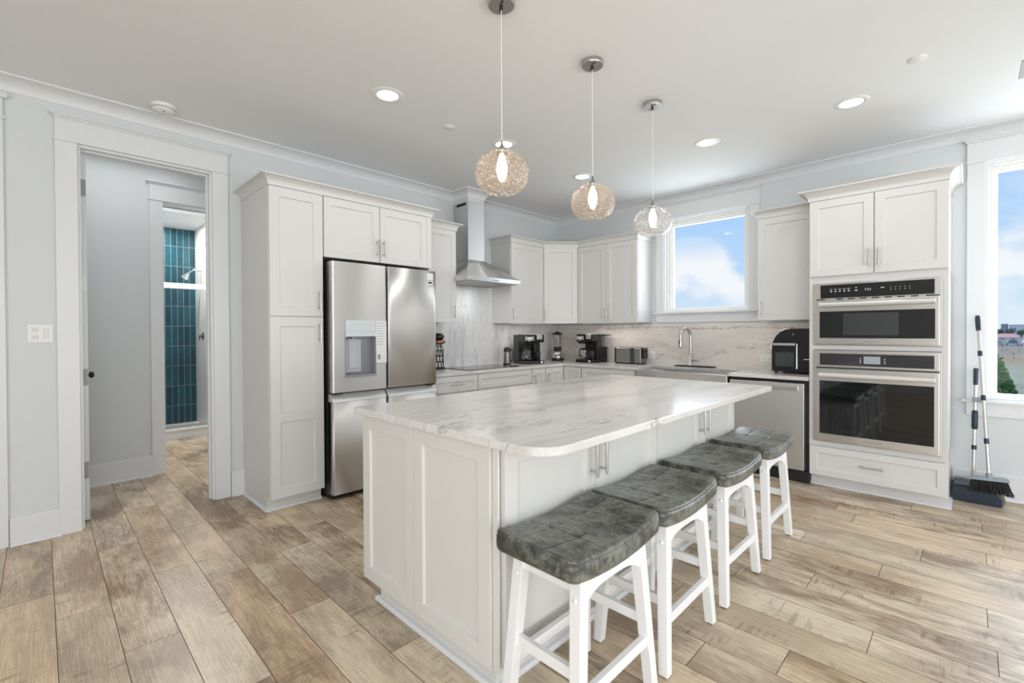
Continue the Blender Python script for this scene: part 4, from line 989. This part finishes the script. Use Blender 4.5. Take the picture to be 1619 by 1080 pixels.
# blender
x, y = -4.05, 5.0
p = thing('blender', 'countertop blender with clear jar in the kitchen corner', 'blender', (x, y, CH))
mb = MB(); mb.lathe((x, y, CH), [(0, 0), (.085, 0), (.087, .02), (.084, .04)], 32); obj('foot', mb, 'black', p)
mb = MB(); mb.lathe((x, y, CH+.04), [(.084, 0), (.08, .03), (.062, .075), (.05, .095), (0, .095)], 32); bs = obj('motor_base', mb, plain('silver_base', srgb(200, 200, 200), .25, .8), p)
mb = MB(); 
for dx in (-.03, -.01, .01, .03): mb.tube([(x+.05+dx*.7, y-.055+dx*.7, CH+.08), (x+.055+dx*.7, y-.062+dx*.7, CH+.078)], .008, 10)
obj('knob', mb, 'black', bs)
mb = MB(); mb.lathe((x, y, CH+.135), [(0, 0), (.052, 0), (.056, .055), (0, .055)], 28); obj('collar', mb, 'black', p)
mb = MB(); mb.lathe((x, y, CH+.19), [(.045, 0), (.062, .17)], 28); mb.lathe((x, y, CH+.19), [(.042, .002), (.058, .17)], 28); obj('jar', mb, 'clear', p)
mb = MB(); mb.lathe((x, y, CH+.355), [(.05, 0), (.07, .006), (.07, .022), (.03, .03), (.028, .04), (0, .04)], 28); obj('lid', mb, 'black', p)
mb = MB(); mb.tube([(x+.05, y+.04, CH+.34), (x+.09, y+.06, CH+.33), (x+.08, y+.055, CH+.22), (x+.045, y+.03, CH+.2)], .007, 8); obj('handle', mb, 'clear', p)
# toaster
x, y = -2.975, 5.12
p = thing('toaster', 'long stainless steel toaster left of the sink', 'toaster', (x, y, CH))
mb = MB(); mb.box(x-.175, x+.17, y-.09, y+.07, .012+CH, CH+.20); obj('body', mb, 'steeld', p, bevel=.014, seg=3)
mb = MB(); mb.box(x-.19, x-.175, y-.085, y+.065, CH+.012, CH+.198); mb.box(x-.16, x+.13, y-.05, y-.025, CH+.197, CH+.203); mb.box(x-.16, x+.13, y+.005, y+.03, CH+.197, CH+.203); mb.box(x-.18, x+.16, y-.08, y+.06, CH, CH+.013)
mb.box(x+.03, x+.085, y-.093, y-.088, CH+.014, CH+.195); obj('black_trim', mb, 'black', p, bevel=.003)
mb = MB(); mb.box(x+.17, x+.19, y-.05, y+.05, CH+.07, CH+.195); mb.box(x+.19, x+.215, y-.02, y+.02, CH+.15, CH+.165); obj('end_panel', mb, 'black', p, bevel=.003)
mb = MB()
for k in range(5): mb.box(x+.042, x+.073, y-.0945, y-.093, CH+.03+k*.033, CH+.038+k*.033)
pieces('marking', mb, 'grey', p)
# air fryer oven
x, y = -1.135, 4.98
p = thing('air_fryer', 'glossy black air fryer oven against the oven tower', 'air fryer', (x, y, CH))
def ringp(o, ins=0):   # side outline with arched top in (x,z)
    w0, w1, h = x-.205+ins, -.995-ins, .40-ins
    pts = [(w0, CH+.02+ins), (w1, CH+.02+ins)]
    pts += [(w1, CH+.02+h)]
    for i in range(9): a = PI/2+PI/2*i/8; pts.append((w0+.15+.15*math.cos(a), CH+.02+h-.19+.19*math.sin(a)))
    return pts
mb = MB(); mb.prism_ax(ringp(0), FY(0), -5.20, -4.86); obj('body', mb, plain('gloss_black', (.012, .012, .014, 1), .12), p, bevel=.006)
mb = MB(); pr = ringp(0, .004)[3:]; mb.tube([(a-.004, 4.855, b_) for a, b_ in pr], .004, 8); obj('chrome_edge', mb, 'chrome', p)
mb = MB(); mb.box(x-.19, x+.0, 4.848, 4.86, CH+.045, CH+.30); dr = obj('door', mb, 'glassblk', p, bevel=.003)
mb = MB(); mb.box(x-.17, x-.02, 4.8465, 4.8485, CH+.07, CH+.20); obj('window', mb, plain('smoke_window', (.05, .055, .06, 1), .06), dr)
mb = MB(); mb.box(x-.185, x-.005, 4.825, 4.84, CH+.262, CH+.285); mb.box(x-.17, x-.15, 4.84, 4.85, CH+.265, CH+.282); mb.box(x-.04, x-.02, 4.84, 4.85, CH+.265, CH+.282); obj('handle', mb, 'chrome', dr, bevel=.003)
mb = MB(); mb.tube([(x+.006, 4.852, CH+.05), (x+.006, 4.852, CH+.28)], .006, 8); obj('side_strip', mb, 'chrome', p)
mb = MB(); mb.box(x+.06, x+.105, 4.857, 4.8595, CH+.135, CH+.142); mb.box(x-.03, x-.022, 4.857, 4.8595, CH+.362, CH+.37); obj('badge', mb, 'label', p)
mb = MB()
for dx in (-.17, .11):
    for yy in (4.89, 5.16): mb.cyl((x+dx, yy, CH), .014, .022, 12)
mb.tube([(x-.20, 5.05, CH+.03), (x-.24, 5.02, CH+.02)], .008, 8); obj('foot', mb, 'black', p)
# rack / lamp-like pod holder beside fridge
x, y = -4.10, 3.02
p = thing('pod_holder', 'black wire stand with bronze cup partly hidden by the refrigerator', 'stand', (x, y, CH))
mb = MB(); mb.cyl((x, y, CH), .075, .02, 24)
for k in range(10):
    a = 2*PI*k/10; mb.tube([(x+.06*math.cos(a), y+.06*math.sin(a), CH+.02), (x+.055*math.cos(a+.6), y+.055*math.sin(a+.6), CH+.22), (x+.03*math.cos(a+1), y+.03*math.sin(a+1), CH+.27)], .004, 6)
for z in (.08, .14, .2): mb.tube([(x+.06*math.cos(2*PI*k/24), y+.06*math.sin(2*PI*k/24), CH+z) for k in range(25)], .0035, 6, False)
obj('wire_frame', mb, 'blackm', p)
mb = MB(); mb.lathe((x, y, CH+.27), [(0, 0), (.05, .0), (.085, .02), (.07, .045), (.045, .05), (0, .05)], 28); obj('cup', mb, 'copper', p)
mb = MB(); mb.lathe((x, y, CH+.32), [(0, 0), (.05, .0), (.07, .03), (.05, .065), (0, .07)], 28); obj('shade', mb, 'black', p)

# outlets
def outlet(name, label, fr, u0, u1, z0, z1, kind='duplex', horizontal=False):
    p = thing(name, label, 'outlet', fr((u0+u1)/2, z0, 0))
    mb = MB(); mb.fbox(fr, u0, u1, z0, z1, 0, .006); obj('cover_plate', mb, 'white', p, bevel=.002)
    uc, zc = (u0+u1)/2, (z0+z1)/2; w_, h_ = u1-u0, z1-z0
    a = MB(); b_ = MB()
    if kind == 'combo':
        for zz in (zc-.024, zc+.024):
            a.fbox(fr, u0+.018, u0+.052, zz-.016, zz+.016, .006, .008)
            for du in (-.007, .007): b_.fbox(fr, u0+.035+du-.0012, u0+.035+du+.0012, zz-.004, zz+.006, .008, .0084)
        a.fbox(fr, u1-.048, u1-.022, zc-.033, zc+.033, .006, .009)
    else:
        for du in (-.024, .024):
            a.fbox(fr, uc+du-.017, uc+du+.017, zc-.017, zc+.017, .006, .008)
            for dz in (-.006, .006): b_.fbox(fr, uc+du-.005, uc+du+.005, zc+dz-.0012, zc+dz+.0012, .008, .0084)
    pieces('socket_face', a, 'label', p, bevel=.001)
    if b_.v: pieces('slot', b_, 'grey', p)
outlet('wall_outlet', 'white outlet and switch plate on the wall left of the doorway', FX(WX), -.058, .060, 1.272, 1.388, 'combo')
outlet('wall_outlet', 'white horizontal outlet on the backsplash left of the air fryer', FY(BY-.02), -1.545, -1.42, 1.0, 1.075)
outlet('wall_outlet', 'white outlet on the backsplash between blender and second coffee maker', FY(BY-.02), -3.89, -3.765, 1.0, 1.075)
outlet('wall_outlet', 'white outlet on the backsplash right of the toaster', FY(BY-.02), -2.83, -2.72, .99, 1.075)

# broom and upright dustpan ------------------------------------------------
yb = 5.09
p = thing('broom', 'upright broom with black bristles leaning against the wall', 'broom', (.11, yb, 0))
tp, bt_ = Vector((.040, 5.13, 1.432)), Vector((.100, 4.90, .265))
dv = bt_-tp
mb = MB(); mb.tube([tp+dv*.06, bt_], .0105, 12); obj('pole', mb, 'nickel', p)
mb = MB(); mb.tube([tp, tp+dv*.03, tp+dv*.10], [.014, .017, .015], 12); obj('grip', mb, 'navy', p)
for t in (.245, .53, .80): mb = MB(); mb.tube([tp+dv*(t-.012), tp+dv*(t+.022)], .0145, 12); obj('collar', mb, 'navy', p)
mb = MB(); mb.tube([bt_-dv.normalized()*.0, bt_+Vector((.004, -.004, -.05))], [.016, .022], 12); cx = .108
mb.hexa([(-.002, 4.87, .208), (.208, 4.87, .220), (.208, 4.94, .220), (-.002, 4.94, .208)], [(.008, 4.885, .230), (.198, 4.885, .242), (.198, 4.925, .242), (.008, 4.925, .230)]); obj('head', mb, 'grey', p, bevel=.004)
mb = MB()
for i in range(46):
    for j in range(4):
        x0 = .012+.184*i/45; y0_ = 4.88+.05*j/3; sp_ = (i/45-.45)*.05
        mb.tube([(x0, y0_, .215), (x0+sp_*.4+random.uniform(-.004, .004), y0_+random.uniform(-.008, .004), .165), (x0+sp_+random.uniform(-.008, .008), y0_-.01+random.uniform(-.012, .006), .118+random.uniform(-.008, .012))], [.0026, .0026, .0016], 4, False)
o = obj('bristles', mb, 'blackm', p); 
p = thing('dustpan', 'navy dustpan with long telescopic handle standing beside the oven tower', 'dustpan', (.03, 5.06, 0))
h0, h1 = Vector((.020, 5.10, .20)), Vector((.034, 5.17, 1.02))
dv = h1-h0
mb = MB(); mb.tube([h0-dv*.12, h1], .0105, 12); obj('pole', mb, 'nickel', p)
mb = MB(); mb.tube([h0+dv*.84, h0+dv*.87, h0+dv*1.0], [.013, .015, .016], 12); obj('grip', mb, 'navy', p)
mb = MB(); mb.tube([h0+dv*.42, h0+dv*.44, h0+dv*.58, h0+dv*.60], [.014, .019, .019, .014], 12); obj('foam_grip', mb, 'navy', p)
mb = MB(); mb.tube([h0+dv*.23, h0+dv*.27], .0155, 12); obj('collar', mb, 'navy', p)
mb = MB(); q = h0+dv*.70; mb.box(q.x-.018, q.x+.055, q.y-.02, q.y+.012, q.z-.018, q.z+.02); obj('clip', mb, 'grey', p, bevel=.004)
mb = MB(); fr_ = FY(0)
prof = [(-.09, .005), (.168, .0), (.176, .02), (.172, .06), (.15, .085), (.10, .093), (.04, .095), (0.0, .125), (-.05, .13), (-.085, .115), (-.1, .08), (-.1, .02)]
mb.prism_ax(prof, fr_, -5.0, -4.985); mb.prism_ax(prof, fr_, -5.21, -5.195)
mb.prism_ax([(-.1, .02), (-.09, .005), (.165, .0), (.165, .012), (-.085, .018), (-.088, .11), (-.1, .1)], fr_, -5.2, -4.99)
mb.box(-.09, .03, 4.985, 5.2, .115, .128); obj('pan', mb, 'navy', p, bevel=.004)
mb = MB()
for i in range(11): mb.hexa([(-.075+i*.011, 5.15, .126), (-.069+i*.011, 5.15, .126), (-.069+i*.011, 5.2, .126), (-.075+i*.011, 5.2, .126)], [(-.073+i*.011, 5.16, .146), (-.071+i*.011, 5.16, .146), (-.071+i*.011, 5.19, .146), (-.073+i*.011, 5.19, .146)])
mb.box(-.078, .05, 5.14, 5.205, .118, .127)
obj('comb_teeth', mb, 'grey', p)
mb = MB(); mb.tube([(.15, 5.0, .05), (.15, 5.195, .05)], .04, 16); obj('roller', mb, plain('taupe_plastic', srgb(120, 112, 104), .45), p)

# shower fittings -----------------------------------------------------------
mb = MB(); mb.tube([(-7.72, 1.604, 2.19), (-7.75, 1.52, 2.21), (-7.78, 1.46, 2.16)], .009, 8); mb.tube([(-7.78, 1.46, 2.16), (-7.80, 1.44, 2.13), (-7.82, 1.42, 2.10)], [.012, .03, .05], 16)
tag(obj('wall_shower', mb, 'chrome', base=(-7.72, 1.6, 2.19)), 'chrome shower head on the white tiled shower wall', 'shower head')
mb = MB(); mb.lathe((0, 0, 0), [(0, 0), (.05, 0), (.05, .006), (.015, .01), (.015, .05), (0, .052)], 24); mb.box(-.008, .008, -.06, .012, .035, .05)
mm = Matrix.Translation((-7.66, 1.604, 1.28)) @ Matrix.Rotation(PI/2, 4, 'X'); mb.v = [mm @ v for v in mb.v]
tag(obj('shower_valve', mb, plain('dark_chrome', (.15, .15, .16, 1), .15, 1), base=(-7.66, 1.6, 1.28)), 'chrome shower valve below the shower head', 'valve')
p = thing('shower_screen', 'glass shower enclosure with white header rail in front of the teal tiles', 'shower screen', (-7.11, 1.2, .125))
mb = MB(); mb.box(-7.14, -7.09, .86, 1.605, 1.885, 1.955); obj('header_rail', mb, 'white', p, bevel=.003)
mb = MB(); mb.box(-7.118, -7.112, .87, 1.60, .15, 1.88); obj('glass_panel', mb, 'pane', p)
mb = MB(); mb.box(-7.13, -7.1, .86, 1.605, .126, .15); obj('bottom_track', mb, 'nickel', p)

# ------------------------------------------------------------------ outdoors
m, nt, b = newmat('ground_dunes'); M['ground'] = m
t = nt.nodes.new('ShaderNodeTexCoord'); sx_ = nt.nodes.new('ShaderNodeSeparateXYZ'); L(nt, t, 'Object', sx_, 0)
n1 = noise(nt, objco(nt, (1, 1, 1)), .35, 6, .7); n2 = noise(nt, objco(nt, (1, 1, 1)), 2.5, 4, .7)
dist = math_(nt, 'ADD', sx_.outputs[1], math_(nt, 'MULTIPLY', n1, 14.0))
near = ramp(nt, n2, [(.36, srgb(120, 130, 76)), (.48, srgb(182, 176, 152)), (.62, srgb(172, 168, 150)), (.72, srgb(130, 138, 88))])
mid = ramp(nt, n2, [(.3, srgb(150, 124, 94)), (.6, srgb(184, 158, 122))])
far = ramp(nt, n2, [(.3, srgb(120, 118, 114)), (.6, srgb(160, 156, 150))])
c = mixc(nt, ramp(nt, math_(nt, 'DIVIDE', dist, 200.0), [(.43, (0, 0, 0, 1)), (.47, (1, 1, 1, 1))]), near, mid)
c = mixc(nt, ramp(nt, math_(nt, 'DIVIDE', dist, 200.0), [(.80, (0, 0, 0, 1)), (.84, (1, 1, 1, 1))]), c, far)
nt.links.new(c, b.inputs['Base Color']); b.inputs['Roughness'].default_value = .95
GZ = -3.0
mb = MB(); mb.box(-500, 500, 8, 1200, GZ-.5, GZ); o = struct('ground', mb, 'ground'); o['kind'] = 'structure'
# leafy shrub
def leafball(c, r, n, size, seed):
    rnd = random.Random(seed); mb = MB()
    for _ in range(n):
        u = Vector((rnd.gauss(0, 1), rnd.gauss(0, 1), rnd.gauss(0, 1))).normalized(); k = rnd.uniform(.55, 1.0)**.6
        q = Vector(c)+Vector((u.x*r[0], u.y*r[1], u.z*r[2]))*k*(1+.18*math.sin(7*u.x+3*u.z+seed))
        a = Vector((rnd.gauss(0, 1), rnd.gauss(0, 1), rnd.gauss(0, .6))).normalized(); b_ = a.cross(u)
        if b_.length < .1: continue
        b_.normalize(); s = size*rnd.uniform(.6, 1.3)
        mb.add([q-a*s, q+b_*s*.45, q+a*s, q-b_*s*.45], [(0, 1, 2, 3)])
    return mb
leaf = plain('leaf_green', srgb(84, 138, 52), .6, var=.5); leafy = plain('leaf_yellow_green', srgb(150, 170, 50), .6, var=.4)
base = Vector((.3, 28, GZ))
p = thing('shrub', 'dense green shrub outside the right window', 'shrub', tuple(base))
obj('foliage', leafball((.38, 28, GZ+1.4), (1.15, 1.3, 1.7), 7500, .09, 3), leaf, p)
obj('yellow_foliage', leafball((.55, 26.6, GZ+1.45), (.55, .3, .45), 1300, .07, 5), leafy, p)
mb = MB()
for k in range(7): a = k*.9; mb.tube([(.25, 28, GZ), (.25+.5*math.cos(a), 28+.5*math.sin(a), GZ+1.3)], .03, 6)
obj('stem', mb, 'rubber', p)
# fences across the field
gfen = 'fences crossing the field outside'
for yy, n in ((90, 'pale rail fence nearest the house beyond the shrub'), (106, 'second pale rail fence across the field'), (120, 'third pale rail fence across the field'), (145, 'far pale rail fence at the field edge')):
    p = thing('field_fence', n, 'fence', (5, yy, GZ), gfen)
    mb = MB(); mb.box(-8, 22, yy, yy+.06, GZ+1.0, GZ+1.15).box(-8, 22, yy, yy+.06, GZ+.45, GZ+.56); obj('rail', mb, 'label', p)
    mb = MB()
    for i in range(16): mb.box(-8+i*2, -7.85+i*2, yy, yy+.12, GZ, GZ+1.25)
    obj('post', mb, 'label', p)['kind'] = 'stuff'
# buildings
def house(label, x, y, w_, d_, h, wall, roofc, roofh=1.6):
    p = thing('house', label, 'building', (x, y, GZ), 'far houses beyond the field')
    mb = MB(); mb.box(x-w_/2, x+w_/2, y, y+d_, GZ, GZ+h); obj('wall', mb, wall, p)
    mb = MB(); mb.hexa([(x-w_/2-.4, y-.4, GZ+h), (x+w_/2+.4, y-.4, GZ+h), (x+w_/2+.4, y+d_+.4, GZ+h), (x-w_/2-.4, y+d_+.4, GZ+h)], [(x-w_/2+.8, y+d_*.4, GZ+h+roofh), (x+w_/2-.8, y+d_*.4, GZ+h+roofh), (x+w_/2-.8, y+d_*.6, GZ+h+roofh), (x-w_/2+.8, y+d_*.6, GZ+h+roofh)]); obj('roof', mb, roofc, p)
    mb = MB(); k = max(2, int(w_/3))
    for i in range(k): cx = x-w_/2+(i+.5)*w_/k; mb.box(cx-.5, cx+.5, y-.03, y, GZ+h*.35, GZ+h*.75)
    obj('window', mb, 'grey', p)
pink = plain('pink_roof', srgb(222, 170, 170), .7); hw = plain('house_white', srgb(225, 228, 232), .7); hg = plain('house_grey', srgb(150, 158, 166), .7)
house('long low building with pink roof across the field', 9.8, 250, 5.6, 6, 1.15, hw, pink, 1.4)
house('grey flat building on the horizon', 15.3, 420, 3.0, 8, 7.2, hg, hg, .2)
house('long white building on the horizon', 21.5, 420, 8, 8, 6.6, hw, hg, .3)
far = plain('far_leaf', srgb(92, 118, 92), .8, var=.4)
for i in range(6):
    x = 6.5+i*3.7+random.uniform(-.2, .2); yy = 330+random.uniform(-6, 6); h = random.uniform(2.4, 3.0)
    p = thing('tree', 'dark green tree in the distant tree row', 'tree', (x, yy, GZ), 'distant tree row')
    p['label'] = 'rounded green tree in the distant row beyond the pink roof'
    obj('crown', leafball((x, yy, GZ+h), (1.6, 1.5, h*.55), 420, .4, i+20), far, p)
    mb = MB(); mb.tube([(x, yy, GZ), (x, yy, GZ+h)], .2, 6); obj('trunk', mb, 'rubber', p)
# cars parked by the far fence
for i in range(8):
    x = 2.5+i*2.6+random.uniform(-.2, .2); yy = 175
    p = thing('parked_car', 'small car in the row parked beyond the field', 'car', (x, yy, GZ), 'cars parked beyond the field')
    mb = MB(); mb.box(x-1, x+1, yy, yy+4, GZ+.35, GZ+.85); mb.hexa([(x-.9, yy+.6, GZ+.85), (x+.9, yy+.6, GZ+.85), (x+.9, yy+3.4, GZ+.85), (x-.9, yy+3.4, GZ+.85)], [(x-.7, yy+1.1, GZ+1.45), (x+.7, yy+1.1, GZ+1.45), (x+.7, yy+2.9, GZ+1.45), (x-.7, yy+2.9, GZ+1.45)])
    obj('body', mb, ['label', 'grey', 'steeld'][i % 3], p, bevel=.05)
    mb = MB()
    for sx in (-.95, .95):
        for yy2 in (.8, 3.2): mb.tube([(x+sx-.1, yy+yy2, GZ+.33), (x+sx+.1, yy+yy2, GZ+.33)], .33, 12)
    obj('wheel', mb, 'rubber', p)
